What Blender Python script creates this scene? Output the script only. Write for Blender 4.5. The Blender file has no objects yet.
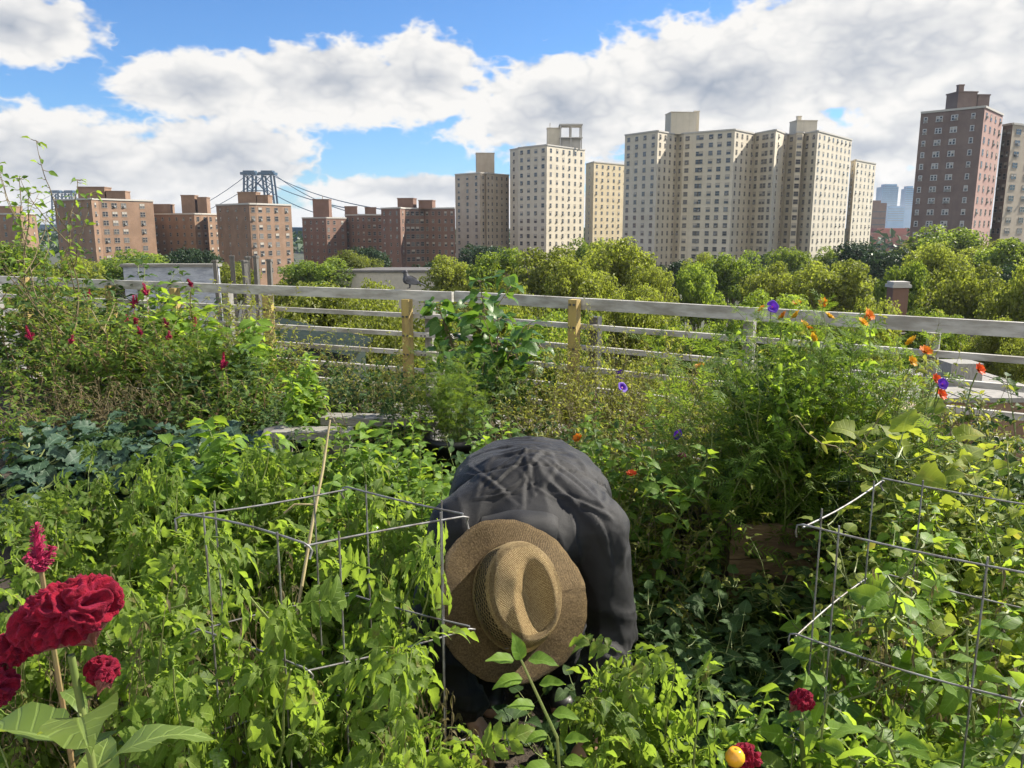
import bpy, math, random
import numpy as np
from mathutils import Vector, Matrix, noise
R = math.radians
rng = random.Random(7)
S = bpy.context.scene
COL = S.collection
PITCH, FPX, CZ = R(11.2), 800.0, 1.7
CP, SP = math.cos(PITCH), math.sin(PITCH)
GZ = -20.3                                   # street level below the roof garden

def at(px, py, y):
    r = (384 - py) / FPX
    dz = y * (r * CP - SP) / (CP + r * SP)
    return Vector(((px - 512) / FPX * (y * CP - dz * SP), y, CZ + dz))

def gx(px, y, z):
    return (px - 512) / FPX * (y * CP - (z - CZ) * SP)

# ---------------------------------------------------------------- node helpers
def mat(name):
    m = bpy.data.materials.new(name); m.use_nodes = True
    nt = m.node_tree; b = nt.nodes['Principled BSDF']
    return m, nt, b

def nd(nt, typ, **kw):
    n = nt.nodes.new(typ)
    for k, v in kw.items():
        if k == 'ins':
            for kk, vv in v.items(): setin(nt, n.inputs[kk], vv)
        else: setattr(n, k, v)
    return n

def setin(nt, sock, v):
    if isinstance(v, bpy.types.NodeSocket): nt.links.new(v, sock)
    else: sock.default_value = v

def mth(nt, op, a, b=0.0, c=0.0, clamp=False):
    n = nt.nodes.new('ShaderNodeMath'); n.operation = op; n.use_clamp = clamp
    for i, v in enumerate((a, b, c)): setin(nt, n.inputs[i], v)
    return n.outputs[0]

def mixc(nt, f, a, b, blend='MIX'):
    n = nt.nodes.new('ShaderNodeMix'); n.data_type = 'RGBA'; n.blend_type = blend
    setin(nt, n.inputs[0], f)
    for k, v in ((6, a), (7, b)):
        if not isinstance(v, bpy.types.NodeSocket) and len(v) == 3: v = (*v, 1)
        setin(nt, n.inputs[k], v)
    return n.outputs[2]

def sstep(nt, x, lo, hi):
    n = nt.nodes.new('ShaderNodeMapRange'); n.interpolation_type = 'SMOOTHSTEP'
    setin(nt, n.inputs[0], x); n.inputs[1].default_value = lo; n.inputs[2].default_value = hi
    return n.outputs[0]

def nz(nt, vec, scale, detail=4, rough=.55, dist=0):
    n = nt.nodes.new('ShaderNodeTexNoise')
    if vec is not None: nt.links.new(vec, n.inputs['Vector'])
    n.inputs['Scale'].default_value = scale; n.inputs['Detail'].default_value = detail
    n.inputs['Roughness'].default_value = rough; n.inputs['Distortion'].default_value = dist
    return n.outputs[0]

def simple(name, c1, c2=None, scale=8, rough=.7, metal=0, bump=0, bscale=40, stretch=None, spec=.5):
    m, nt, b = mat(name)
    co = nd(nt, 'ShaderNodeTexCoord').outputs['Object']
    if stretch:
        mp = nd(nt, 'ShaderNodeMapping'); mp.inputs['Scale'].default_value = stretch
        nt.links.new(co, mp.inputs[0]); co = mp.outputs[0]
    if c2:
        f = sstep(nt, nz(nt, co, scale, 6, .6), .35, .68)
        nt.links.new(mixc(nt, f, c1, c2), b.inputs['Base Color'])
    else: b.inputs['Base Color'].default_value = (*c1, 1)
    b.inputs['Roughness'].default_value = rough; b.inputs['Metallic'].default_value = metal
    b.inputs['Specular IOR Level'].default_value = spec
    if bump:
        bp = nd(nt, 'ShaderNodeBump'); bp.inputs['Strength'].default_value = bump
        bp.inputs['Distance'].default_value = .02
        nt.links.new(nz(nt, co, bscale, 5), bp.inputs['Height']); nt.links.new(bp.outputs[0], b.inputs['Normal'])
    return m

# ---------------------------------------------------------------- mesh builder
class MB:
    def __init__(s): s.V = []; s.F = []; s.M = []; s.U = []; s.L = []; s.n = 0
    def add(s, V, F, m=0, uv=None, lv=None):
        V = np.asarray(V, float).reshape(-1, 3); F = np.asarray(F, int)
        if len(F) == 0: return
        if F.shape[1] == 3: F = np.hstack([F, -np.ones((len(F), 1), int)])
        g = F.copy(); g[g >= 0] += s.n
        s.V.append(V); s.F.append(g); s.M.append(np.full(len(F), m)); s.n += len(V)
        s.U.append(np.zeros((len(V), 2)) if uv is None else uv)
        s.L.append(np.full(len(V), .5) if lv is None else np.broadcast_to(lv, (len(V),)))
    def inst(s, T, o, B, sc, lv=.5, m=0):
        V, F, U = T[:3]
        s.add((V * sc) @ np.asarray(B).T + np.asarray(o), F, m, U, lv)
    def box(s, c, d, rz=0, m=0, tilt=None):
        x, y, z = np.array(d) / 2
        V = np.array([(i, j, k) for i in (-x, x) for j in (-y, y) for k in (-z, z)])
        if tilt is not None: V = V @ np.array(tilt).T
        ca, sa = math.cos(rz), math.sin(rz)
        V = V @ np.array([[ca, sa, 0], [-sa, ca, 0], [0, 0, 1]]) + np.array(c)
        s.add(V, [(0, 1, 3, 2), (4, 6, 7, 5), (0, 4, 5, 1), (2, 3, 7, 6), (0, 2, 6, 4), (1, 5, 7, 3)], m)
    def bar(s, a, b, w, h, m=0, up=(0, 0, 1)):
        a = np.array(a, float); b = np.array(b, float); d = b - a; L = np.linalg.norm(d); d /= L
        x = np.cross(d, up); x /= np.linalg.norm(x); z = np.cross(x, d)
        V = np.array([a + x * i * w / 2 + z * k * h / 2 + d * j * L for i in (-1, 1) for j in (0, 1) for k in (-1, 1)])
        s.add(V, [(0, 1, 3, 2), (4, 6, 7, 5), (0, 4, 5, 1), (2, 3, 7, 6), (0, 2, 6, 4), (1, 5, 7, 3)], m)
    def tube(s, P, r, n=6, m=0, lv=.5, cap=True):
        P = np.asarray(P, float); k = len(P)
        r = np.broadcast_to(np.asarray(r, float), (k,))
        T = np.gradient(P, axis=0); T /= np.linalg.norm(T, axis=1)[:, None] + 1e-12
        ref = np.array((0, 0, 1.)) if abs(T[0][2]) < .9 else np.array((1., 0, 0))
        a = np.arange(n) * 2 * math.pi / n; V = []
        x = np.cross(T[0], ref); x /= np.linalg.norm(x)
        for i in range(k):
            x = x - T[i] * np.dot(x, T[i]); x /= np.linalg.norm(x) + 1e-12
            y = np.cross(T[i], x)
            V.append(P[i] + r[i] * (np.cos(a)[:, None] * x + np.sin(a)[:, None] * y))
        V = np.vstack(V); F = []
        for i in range(k - 1):
            for j in range(n):
                F.append((i * n + j, i * n + (j + 1) % n, (i + 1) * n + (j + 1) % n, (i + 1) * n + j))
        uv = np.array([(j / n, i) for i in range(k) for j in range(n)], float)
        s.add(V, F, m, uv, lv)
        if cap:
            for i, c in ((0, 0), (k - 1, (k - 1) * n)):
                VV = np.vstack([V[c:c + n], P[i]]); s.add(VV, [(j, (j + 1) % n, n) for j in range(n)], m, None, lv)
    def lathe(s, prof, n=16, o=(0, 0, 0), m=0, sx=1, sy=1):
        V = np.array([(r * sx * math.cos(t), r * sy * math.sin(t), z) for r, z in prof for t in [2 * math.pi * j / n for j in range(n)]]) + np.array(o)
        F = [(i * n + j, i * n + (j + 1) % n, (i + 1) * n + (j + 1) % n, (i + 1) * n + j) for i in range(len(prof) - 1) for j in range(n)]
        s.add(V, F, m)
    def mesh(s, name, mats, smooth=False):
        me = bpy.data.meshes.new(name)
        V = np.vstack(s.V); F = np.vstack(s.F); M = np.concatenate(s.M); U = np.vstack(s.U); L = np.concatenate(s.L)
        cnt = (F >= 0).sum(1); loops = F[F >= 0]
        me.vertices.add(len(V)); me.vertices.foreach_set('co', V.ravel())
        me.loops.add(len(loops)); me.loops.foreach_set('vertex_index', loops.astype(np.int32))
        me.polygons.add(len(F))
        me.polygons.foreach_set('loop_start', np.concatenate([[0], np.cumsum(cnt)[:-1]]).astype(np.int32))
        me.polygons.foreach_set('material_index', M.astype(np.int32))
        me.polygons.foreach_set('use_smooth', np.full(len(F), smooth))
        ul = me.uv_layers.new(name='UVMap'); ul.data.foreach_set('uv', U[loops].ravel())
        at_ = me.attributes.new('lv', 'FLOAT', 'POINT'); at_.data.foreach_set('value', L.astype(np.float32))
        me.update(calc_edges=True); me.validate()
        for m in (mats if isinstance(mats, (list, tuple)) else [mats]): me.materials.append(m)
        return me
    def obj(s, name, mats, parent=None, smooth=False, loc=None):
        return link(name, s.mesh(name, mats, smooth), parent, loc)

def link(name, data, parent=None, loc=None):
    o = bpy.data.objects.new(name, data); COL.objects.link(o)
    if parent: o.parent = parent
    if loc is not None: o.location = loc
    return o
def tag(o, label=None, cat=None, group=None, kind=None):
    for k, v in (('label', label), ('category', cat), ('group', group), ('kind', kind)):
        if v: o[k] = v
    return o
def thing(name, label, cat, loc=(0, 0, 0), rz=0, group=None):
    o = link(name, None, None, loc); o.rotation_euler = (0, 0, rz); o.empty_display_size = .1
    return tag(o, label, cat, group)
def copy_tree(o, parent=None):
    c = o.copy(); COL.objects.link(c)
    if parent: c.parent = parent
    for ch in KIDS.get(o.name, []):
        copy_tree(ch, c)
    return c
KIDS = {}
def remember(o):
    def rec(x):
        KIDS[x.name] = [c for c in COL.objects if c.parent == x]
        for c in KIDS[x.name]: rec(c)
    rec(o)

# ---------------------------------------------------------------- camera, sun, sky
SUN_AZ, SUN_EL = R(66), R(39)
cam = bpy.data.cameras.new('camera'); co = link('camera', cam, None, (0, 0, CZ))
co.rotation_euler = (math.pi / 2 - PITCH, 0, 0)
cam.sensor_width = 36; cam.lens = FPX / 1024 * 36; cam.clip_end = 20000; cam.clip_start = .05
S.camera = co
sl = bpy.data.lights.new('sun', 'SUN'); sl.energy = 5.0; sl.angle = R(.5); sl.color = (1, .92, .79)
so = link('sun', sl)
sv = Vector((math.sin(SUN_AZ) * math.cos(SUN_EL), math.cos(SUN_AZ) * math.cos(SUN_EL), math.sin(SUN_EL)))
so.rotation_euler = (-sv).to_track_quat('-Z', 'Y').to_euler()

def sky():
    w = bpy.data.worlds.new('World'); S.world = w; w.use_nodes = True
    nt = w.node_tree; nt.nodes.clear()
    out = nd(nt, 'ShaderNodeOutputWorld')
    st = nd(nt, 'ShaderNodeTexSky', sky_type='NISHITA', sun_disc=False)
    st.sun_elevation = SUN_EL; st.sun_rotation = SUN_AZ; st.altitude = 30
    st.air_density = 1.0; st.dust_density = .15; st.ozone_density = 4
    bg = nd(nt, 'ShaderNodeBackground'); nt.links.new(mixc(nt, 1.0, st.outputs[0], (.60, .84, 1.10), 'MULTIPLY'), bg.inputs[0]); bg.inputs[1].default_value = .068
    g = nd(nt, 'ShaderNodeTexCoord').outputs['Generated']
    sp = nd(nt, 'ShaderNodeSeparateXYZ'); nt.links.new(g, sp.inputs[0])
    X, Y, Z = sp.outputs
    az = mth(nt, 'MULTIPLY', mth(nt, 'ARCTAN2', X, Y), 8)
    hl = mth(nt, 'SQRT', mth(nt, 'ADD', mth(nt, 'MULTIPLY', X, X), mth(nt, 'MULTIPLY', Y, Y)))
    el = mth(nt, 'MULTIPLY', mth(nt, 'ARCTAN2', Z, hl), 8)
    # clouds: (px, py, rx, ry) of each bank turned into azimuth/elevation
    blobs = [(12, 26, 98, 38), (430, 78, 78, 58), (330, 86, 150, 48), (200, 88, 105, 40), (60, 165, 210, 60), (215, 160, 120, 55),
             (560, 108, 150, 66), (715, 88, 190, 80), (905, 45, 235, 85), (1010, 110, 160, 130), (420, 192, 170, 24), (850, 150, 110, 26),
             (660, 172, 110, 22), (960, 190, 120, 40), (100, 218, 200, 26), (420, 222, 220, 26), (720, 212, 220, 30), (1000, 215, 160, 30)]
    cov = None
    for px, py, rx, ry in blobs:
        d = Vector(((px - 512) / 800, CP + SP * (384 - py) / 800, -SP + CP * (384 - py) / 800)).normalized()
        u0, v0 = math.atan2(d.x, d.y) * 8, math.atan2(d.z, math.hypot(d.x, d.y)) * 8
        du = mth(nt, 'MULTIPLY', mth(nt, 'SUBTRACT', az, u0), 100 / rx)
        dv = mth(nt, 'MULTIPLY', mth(nt, 'SUBTRACT', el, v0), 100 / ry)
        b = mth(nt, 'SUBTRACT', 1, mth(nt, 'SQRT', mth(nt, 'ADD', mth(nt, 'MULTIPLY', du, du), mth(nt, 'MULTIPLY', dv, dv))))
        cov = b if cov is None else mth(nt, 'SMOOTH_MAX', cov, b, .12)
    # unseen cumulus added behind the camera as fill light for shaded faces
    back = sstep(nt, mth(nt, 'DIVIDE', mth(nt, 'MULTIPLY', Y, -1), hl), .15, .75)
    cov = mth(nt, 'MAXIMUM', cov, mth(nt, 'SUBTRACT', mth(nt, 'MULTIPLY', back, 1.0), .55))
    def field(du, dv, detail, cov=cov):
        c = nd(nt, 'ShaderNodeCombineXYZ')
        nt.links.new(mth(nt, 'ADD', az, du), c.inputs[0]); nt.links.new(mth(nt, 'MULTIPLY', mth(nt, 'ADD', el, dv), 1.6), c.inputs[1])
        c.inputs[2].default_value = 3.7
        n1 = nz(nt, c.outputs[0], 1.0, detail, .6, .15)
        n2 = nz(nt, c.outputs[0], 2.9, min(detail, 3), .5)
        puff = mth(nt, 'MULTIPLY', mth(nt, 'SUBTRACT', .12, mth(nt, 'ABSOLUTE', mth(nt, 'SUBTRACT', n2, .5))), 1.45)
        return mth(nt, 'ADD', mth(nt, 'ADD', mth(nt, 'MULTIPLY', mth(nt, 'SUBTRACT', cov, .21), 1.25), mth(nt, 'MULTIPLY', mth(nt, 'SUBTRACT', n1, .5), .95)), puff)
    f0 = field(0, 0, 7); fl = field(0, 0, 3); f1 = field(.13, .22, 2)
    alpha = sstep(nt, f0, .0, .26)
    thick = sstep(nt, f0, .3, 1.1)
    lit = mth(nt, 'ADD', mth(nt, 'MULTIPLY', mth(nt, 'SUBTRACT', fl, f1), 1.15), .95)
    lit = mth(nt, 'SUBTRACT', lit, mth(nt, 'MULTIPLY', thick, .66), 0, True)
    ccol = mixc(nt, lit, (.215, .245, .295), (.54, .53, .515))
    cb = nd(nt, 'ShaderNodeBackground'); nt.links.new(ccol, cb.inputs[0]); nt.links.new(mth(nt, 'ADD', CLOUD, mth(nt, 'MULTIPLY', back, .42)), cb.inputs[1])  # the added clouds behind the camera get extra brightness for fill
    # pale veil towards the horizon
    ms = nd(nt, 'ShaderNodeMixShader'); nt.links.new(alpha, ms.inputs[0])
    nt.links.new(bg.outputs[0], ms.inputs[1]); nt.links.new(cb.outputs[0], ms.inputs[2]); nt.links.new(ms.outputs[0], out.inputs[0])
    w.cycles.sampling_method = 'MANUAL'; w.cycles.sample_map_resolution = 512
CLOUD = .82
sky()
S.view_settings.view_transform = 'Standard'; S.view_settings.look = 'None'
S.view_settings.exposure = 1.12; S.view_settings.gamma = 1; S.view_settings.use_curve_mapping = False
cy = S.cycles
cy.max_bounces = 7; cy.diffuse_bounces = 3; cy.glossy_bounces = 2; cy.transmission_bounces = 4; cy.transparent_max_bounces = 8
cy.volume_bounces = 0; cy.caustics_reflective = False; cy.caustics_refractive = False
cy.sample_clamp_indirect = 6
cy.use_adaptive_sampling = True; cy.adaptive_threshold = .02
cy.use_denoising = True
S.render.use_persistent_data = False

HAZE = 0.9e-4
def haze():
    b = MB(); b.box((0, 2000, 25), (5000, 4400, 100)); m = bpy.data.materials.new('haze_air'); m.use_nodes = True; nt = m.node_tree
    nt.nodes.clear(); o = nd(nt, 'ShaderNodeOutputMaterial'); v = nd(nt, 'ShaderNodeVolumePrincipled')
    v.inputs['Color'].default_value = (.82, .9, 1, 1); v.inputs['Density'].default_value = HAZE; v.inputs['Anisotropy'].default_value = .3
    nt.links.new(v.outputs[0], o.inputs['Volume']); tag(b.obj('haze', m), kind='stuff')
# ================================================================ setting far away
M = {}
def facade(name, c1, c2, k=.18):
    # brick with blotches, rain streaks and faint courses of repaired bricks
    m, nt, b = mat(name); co = nd(nt, 'ShaderNodeTexCoord').outputs['Object']
    f = sstep(nt, nz(nt, co, .22, 6, .65), .35, .68); col = mixc(nt, f, c1, c2)
    mp = nd(nt, 'ShaderNodeMapping'); mp.inputs['Scale'].default_value = (.9, .9, .035); nt.links.new(co, mp.inputs[0])
    st = sstep(nt, nz(nt, mp.outputs[0], 1.0, 5, .7), .48, .72)
    col = mixc(nt, mth(nt, 'MULTIPLY', st, k), col, tuple(x * .45 for x in c1))
    mp2 = nd(nt, 'ShaderNodeMapping'); mp2.inputs['Scale'].default_value = (.06, .06, 1.1); nt.links.new(co, mp2.inputs[0])
    bd = sstep(nt, nz(nt, mp2.outputs[0], 1.0, 4, .6), .55, .75)
    col = mixc(nt, mth(nt, 'MULTIPLY', bd, k * .8), col, tuple(min(1, x * 1.35) for x in c2))
    nt.links.new(col, b.inputs['Base Color']); b.inputs['Roughness'].default_value = .88
    return m
M['brick'] = facade('red_brown_brick', (.185, .115, .072), (.245, .155, .10))
M['brick2'] = facade('dark_red_brick', (.15, .085, .06), (.195, .112, .08))
M['beige'] = facade('pale_beige_brick', (.50, .45, .35), (.57, .515, .41))
M['yellowb'] = facade('yellow_beige_brick', (.49, .40, .25), (.55, .46, .30))
M['greyb'] = facade('grey_tan_brick', (.36, .30, .23), (.42, .36, .28))
M['plum'] = facade('shaded_plum_brown_brick', (.14, .10, .088), (.185, .135, .115))  # shade of the left faces is put into this darker brick colour
M['pinkb_lit'] = facade('sunlit_pinkish_brick', (.33, .19, .16), (.37, .23, .19))  # sunlight on the right face is put into this lighter brick colour
M['tar'] = simple('roof_tar', (.09, .085, .08), (.14, .13, .12), .5, .9)
M['trim'] = simple('stone_trim', (.42, .40, .36), None, rough=.8)
M['glass'], nt_, b_ = mat('window_glass')
r_ = nd(nt_, 'ShaderNodeObjectInfo').outputs['Random']
nt_.links.new(mixc(nt_, mth(nt_, 'POWER', r_, 3), (.030, .034, .042), (.17, .17, .165)), b_.inputs['Base Color']); b_.inputs['Roughness'].default_value = .12
M['frame'] = simple('pale_window_frame', (.26, .235, .20), None, rough=.6)
M['white'] = simple('white_window_frame', (.46, .45, .44), None, rough=.6)
M['blind'] = simple('window_blind', (.36, .33, .28), None, rough=.8)
M['acbox'] = simple('ac_casing', (.24, .24, .23), None, rough=.6)
M['bluesteel'] = simple('blue_grey_steel', (.012, .048, .09), (.02, .065, .115), .2, .6)
M['hazeblue'] = simple('haze_blue_glass', (.05, .19, .36), (.08, .24, .42), .05, .35)  # blue of the distant air is put into this base colour
M['rust'] = simple('rust_red_roofing', (.30, .12, .10), (.36, .18, .14), .1, .8)
M['ground'] = simple('street_ground', (.055, .055, .05), (.07, .085, .035), .06, .95)
M['asphalt'] = simple('asphalt', (.05, .05, .05), (.07, .07, .068), 1.5, .9)
M['pave'] = simple('concrete_pavement', (.32, .31, .29), (.40, .39, .36), 1.2, .9)
M['paint'] = simple('road_paint', (.75, .74, .68), None, rough=.7)

g = MB(); N = 24; sz = 5200
xs = np.linspace(-sz, sz, N + 1); V = [(x, y + 2000, GZ) for y in xs for x in xs]
g.add(V, [(j * (N + 1) + i, j * (N + 1) + i + 1, (j + 1) * (N + 1) + i + 1, (j + 1) * (N + 1) + i) for j in range(N) for i in range(N)])
tag(g.obj('ground', M['ground']), kind='structure')
# a street with kerbs running behind the roof, seen through the trees
def strip(name, a, b, w, z, m, th=0.0):
    s = MB(); a = Vector((*a, z)); b = Vector((*b, z)); d = (b - a).normalized(); n = Vector((-d.y, d.x, 0)) * w / 2
    if th: s.bar((a.x, a.y, z - th / 2), (b.x, b.y, z - th / 2), w, th)
    else: s.add([a - n, b - n, b + n, a + n], [(0, 1, 2, 3)])
    return tag(s.obj(name, m), kind='structure')
SA, SB = (-160, 120), (190, 8)
sd = (Vector(SB) - Vector(SA)).normalized(); sn = Vector((-sd.y, sd.x))
strip('road', SA, SB, 12, GZ + .004, M['asphalt'])
for s_ in (-1, 1):
    o_ = sn * s_ * 8; strip('pavement', Vector(SA) + o_, Vector(SB) + o_, 4, GZ + .13, M['pave'], .13)
mk = MB()
for k in range(60):
    p = Vector(SA) + sd * (k * 6 + 2); q = p + sd * 3
    if (p - Vector(SA)).length > (Vector(SB) - Vector(SA)).length - 4: break
    n = sn * .08; mk.add([(p.x - n.x, p.y - n.y, GZ + .008), (q.x - n.x, q.y - n.y, GZ + .008), (q.x + n.x, q.y + n.y, GZ + .008), (p.x + n.x, p.y + n.y, GZ + .008)], [(0, 1, 2, 3)])
tag(mk.obj('road_marking', M['paint']), kind='structure')

WIN = {}
def win_mesh(w, h, style):
    k = (round(w, 2), round(h, 2), style)
    if k in WIN: return WIN[k]
    def variant(v):
        b = MB(); fm, gm = 1, 0
        fw = .07 if style != 'white' else .17
        def q(x0, x1, z0, z1, y, m): b.box(((x0 + x1) / 2, y, (z0 + z1) / 2), (x1 - x0, .06, z1 - z0), 0, m)
        q(-w / 2, w / 2, -h / 2, h / 2, -.03, gm)
        for x in (-w / 2, w / 2 - fw): q(x, x + fw, -h / 2, h / 2, -.065, fm)
        q(-w / 2, w / 2, h / 2 - fw, h / 2, -.068, fm); q(-w / 2, w / 2, -.05, .05, -.068, fm)
        q(-w / 2 - .1, w / 2 + .1, -h / 2 - .12, -h / 2, -.08, fm)
        if w > 1.7: q(-.06, .06, -h / 2, h / 2, -.066, fm)
        if v == 1: q(-w / 2 + fw, w / 2 - fw, .05, h / 2 - fw, -.034, 2)
        if v == 2: b.box((0, -.25, -h / 4), (min(.7, w * .6), .5, .45), 0, 3)
        return b.mesh('window', [M['glass'], M['white'] if style == 'white' else M['frame'], M['blind'], M['acbox']])
    WIN[k] = [variant(0), variant(0), variant(1), variant(2)]
    return WIN[k]

def tower(name, label, cat, pts, ref, floors, walls, wmat, back=25, group=None, fh=2.75, zmin=-13, pent=(), parapet=.9):
    """pts: plan corners of the seen front as (px, y); ref: (px, py, y) of a roof corner; walls: per wall None or (columns, w, h, style)"""
    zt = at(*ref).z
    P = [Vector((gx(px, y, zt), y)) for px, y in pts]
    cen = sum(P, Vector((0, 0))) / len(P)
    root = thing(name, label, cat, (cen.x, cen.y, GZ), 0, group)
    d = cen.normalized() * back
    poly = P + [P[-1] + d, P[0] + d]
    n = len(poly); L = [p - cen for p in poly]; H = zt - GZ
    wm = MB()
    mats = wmat if isinstance(wmat, list) else [wmat]
    for i in range(n):
        a, b = L[i], L[(i + 1) % n]
        mi = (i if i < len(mats) else 0) if len(mats) > 1 else 0
        wm.add([(a.x, a.y, 0), (b.x, b.y, 0), (b.x, b.y, H), (a.x, a.y, H)], [(0, 1, 2, 3)], mi)
    wm.obj('wall', mats, root)
    rf = MB(); V = [(p.x, p.y, H - parapet) for p in L]
    rf.add(V, [tuple(range(4))] if n == 4 else []) if False else None
    me = bpy.data.meshes.new('roof')
    c2 = sum(L, Vector((0, 0))) / n
    me.from_pydata([(p.x, p.y, H - .02) for p in L], [], [tuple(range(n))]); me.materials.append(M['tar'])
    roof = link('roof', me, root)
    cp = MB()
    for i in range(len(P) - 1):
        a, b = L[i], L[i + 1]; cp.bar((a.x, a.y, H + .1), (b.x, b.y, H + .1), .5, .5)
    cp.obj('coping', M['trim'], root)
    spots = []
    for i in range(len(P) - 1):
        if i >= len(walls) or not walls[i]: continue
        cols, w, h, style = walls[i]
        a, b = P[i], P[i + 1]; e = b - a; ln = e.length; e = e / ln
        nrm = Vector((e.y, -e.x)); ang = math.atan2(e.y, e.x)
        if isinstance(cols, int): cols = [(j + .5) / cols for j in range(cols)]
        for f in range(floors):
            z = zt - fh * (f + .62)
            if z < zmin: break
            for c in cols:
                p = a + e * (c * ln)
                area = abs(nrm.dot(p.normalized())) / p.length_squared
                spots.append((area, p, z, ang, w, h, style))
    spots.sort(key=lambda s: -s[0])
    rest = MB(); rmats = [M['glass'], M['frame'], M['blind'], M['acbox']]
    for k, (ar, p, z, ang, w, h, style) in enumerate(spots):
        ms = win_mesh(w, h, style); me = ms[rng.randrange(4)]
        loc = (p.x - cen.x, p.y - cen.y, z - GZ)
        if k < 96:
            o = link('window', me, root, loc); o.rotation_euler = (0, 0, ang)
        else:
            v = np.array([x.co for x in me.vertices]); ca, sa = math.cos(ang), math.sin(ang)
            v = v @ np.array([[ca, sa, 0], [-sa, ca, 0], [0, 0, 1]]) + np.array(loc)
            F = np.array([list(pp.vertices) for pp in me.polygons]); mi = np.array([pp.material_index for pp in me.polygons])
            for m_ in set(mi): 
                rest.add(v, F[mi == m_], int(m_))
    if rest.n: tag(rest.obj('windows', rmats, root), kind='stuff')
    for px0, px1, pyt, kind in pent:
        y = cen.y + 6; zp = at((px0 + px1) / 2, pyt, y).z; x0, x1 = gx(px0, y, zp), gx(px1, y, zp)
        b = MB(); cx = (x0 + x1) / 2 - cen.x; w = x1 - x0; hh = zp - zt
        ang = math.atan2((P[-1] - P[0]).y, (P[-1] - P[0]).x) * .5
        if kind == 'frame':
            for ix in (-1, 0, 1):
                for iy in (-1, 1): b.box((cx + ix * w * .45, 6 + iy * w * .4, H + hh / 2), (.5, .5, hh))
            b.box((cx, 6, H + hh - .3), (w, w * .9, .6)); b.box((cx, 6, H + hh * .45), (w, w * .9, .4)); b.box((cx, 6.5, H + hh * .22), (w * .8, w * .7, hh * .44))
            b.obj('tank_frame', M['trim'], root)
        elif kind == 'stack':
            b.box((cx, 6, H + hh / 2), (w, w, hh)); b.box((cx, 6, H + hh + .15), (w * 1.15, w * 1.15, .3)); b.obj('chimney', mats[0], root)
        elif kind == 'mast':
            b.box((cx, 6, H + hh / 2), (.3, .3, hh)); b.obj('mast', M['trim'], root)
        else:
            b.box((cx, 6, H + hh / 2), (w, max(5, w * .8), hh), ang); b.box((cx, 6, H + hh + .15), (w + .3, max(5, w * .8) + .3, .3), ang)
            b.obj('penthouse', mats[0], root)
    return root

W1 = lambda c, w=1.3, h=1.5, s='p': (c, w, h, s)
BG = 'red brick housing blocks'
tower('brick_block', 'low red brick block cut by the left picture edge', 'apartment block', [(-60, 300), (-12, 300), (20, 292), (36, 310)], (20, 214, 292), 8, [None, W1(3), W1(2)], M['brick'], pent=[(-2, 18, 207, 'p')], group=BG)
tower('brick_block', 'red brown brick block with twin penthouses beside the farther bridge tower', 'apartment block', [(54, 268), (91, 254), (98, 258), (153, 276)], (91, 199, 254), 12, [W1(5, .9, 1.2), W1(1, 1.0, 1.4), W1([.1, .27, .44, .78], 1.9, 1.5)], M['brick'], pent=[(82, 107, 188, 'p'), (109, 127, 192, 'p')], group=BG)
tower('brick_block', 'brown brick block with three penthouses between two wider brick blocks', 'apartment block', [(152, 300), (194, 290), (201, 293), (219, 305)], (194, 214, 290), 12, [W1(6, 1.0, 1.3), W1(1), W1(3, 1.5, 1.5)], M['brick'], pent=[(155, 172, 205, 'p'), (183, 196, 196, 'p'), (199, 208, 198, 'p')], group=BG)
tower('brick_block', 'brick block standing right in front of the nearer bridge tower', 'apartment block', [(216, 275), (249, 258), (256, 260), (291, 275)], (249, 204, 258), 13, [W1(4, .8, 1.2), W1(1), W1([.1, .32, .55, .85], 1.7, 1.5)], M['brick'], pent=[(240, 258, 193, 'p'), (259, 270, 196, 'p')], group=BG)
tower('brick_block', 'narrow dark brick block with a tall stair tower and a thin mast', 'apartment block', [(302, 330), (326, 320), (330, 322), (346, 330)], (326, 218, 320), 12, [W1(4, 1.0, 1.3), W1(1), W1(2, 1.4, 1.4)], M['brick2'], pent=[(314, 330, 200, 'p'), (322, 323, 196, 'mast')], group=BG)
tower('brick_block', 'long shaded dark brick block with two small penthouses', 'apartment block', [(345, 335), (366, 325), (382, 328), (386, 340)], (366, 215, 325), 12, [W1(4, 1.2, 1.4), W1(3, 1.2, 1.4)], M['brick2'], pent=[(345, 357, 207, 'p'), (365, 376, 208, 'p')], group=BG)
tower('brick_block', 'big dark red brick block beside the pale grey slab tower', 'apartment block', [(381, 300), (400, 288), (405, 296), (424, 302), (455, 292)], (400, 208, 288), 14, [W1(3, 1.0, 1.3), W1(1), W1(4, 1.6, 1.5), W1(5, 1.2, 1.4)], M['brick2'], pent=[(399, 415, 199, 'p'), (420, 434, 201, 'p')], group=BG)
TG = 'pale beige apartment towers'
tower('apartment_tower', 'grey tan tower with a taller lift shaft left of the square beige tower', 'apartment tower', [(455, 362), (480, 350), (486, 353), (486.2, 351), (494, 356), (494.2, 358), (509, 366)], (480, 173, 350), 22, [W1([.15, .5, .85], 1.5, 1.5), W1(1, 1.0, 1.4), None, W1(2, 1.0, 1.4), None, W1(3, 1.0, 1.4)], M['greyb'], pent=[(476, 494, 154, 'p')], group=TG)
tower('apartment_tower', 'square beige tower topped by an open tank frame', 'apartment tower', [(510, 356), (518, 350), (518.2, 347), (547, 334), (585, 356)], (547, 145, 334), 22, [W1(1), None, W1(4, 1.7, 1.6), W1([.1, .26, .42, .58, .74, .9], 1.25, 1.6)], M['beige'], fh=3.1, zmin=-15, pent=[(547, 561, 129, 'p'), (559, 582, 125, 'frame'), (549, 551, 123, 'mast')], group=TG)
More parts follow.
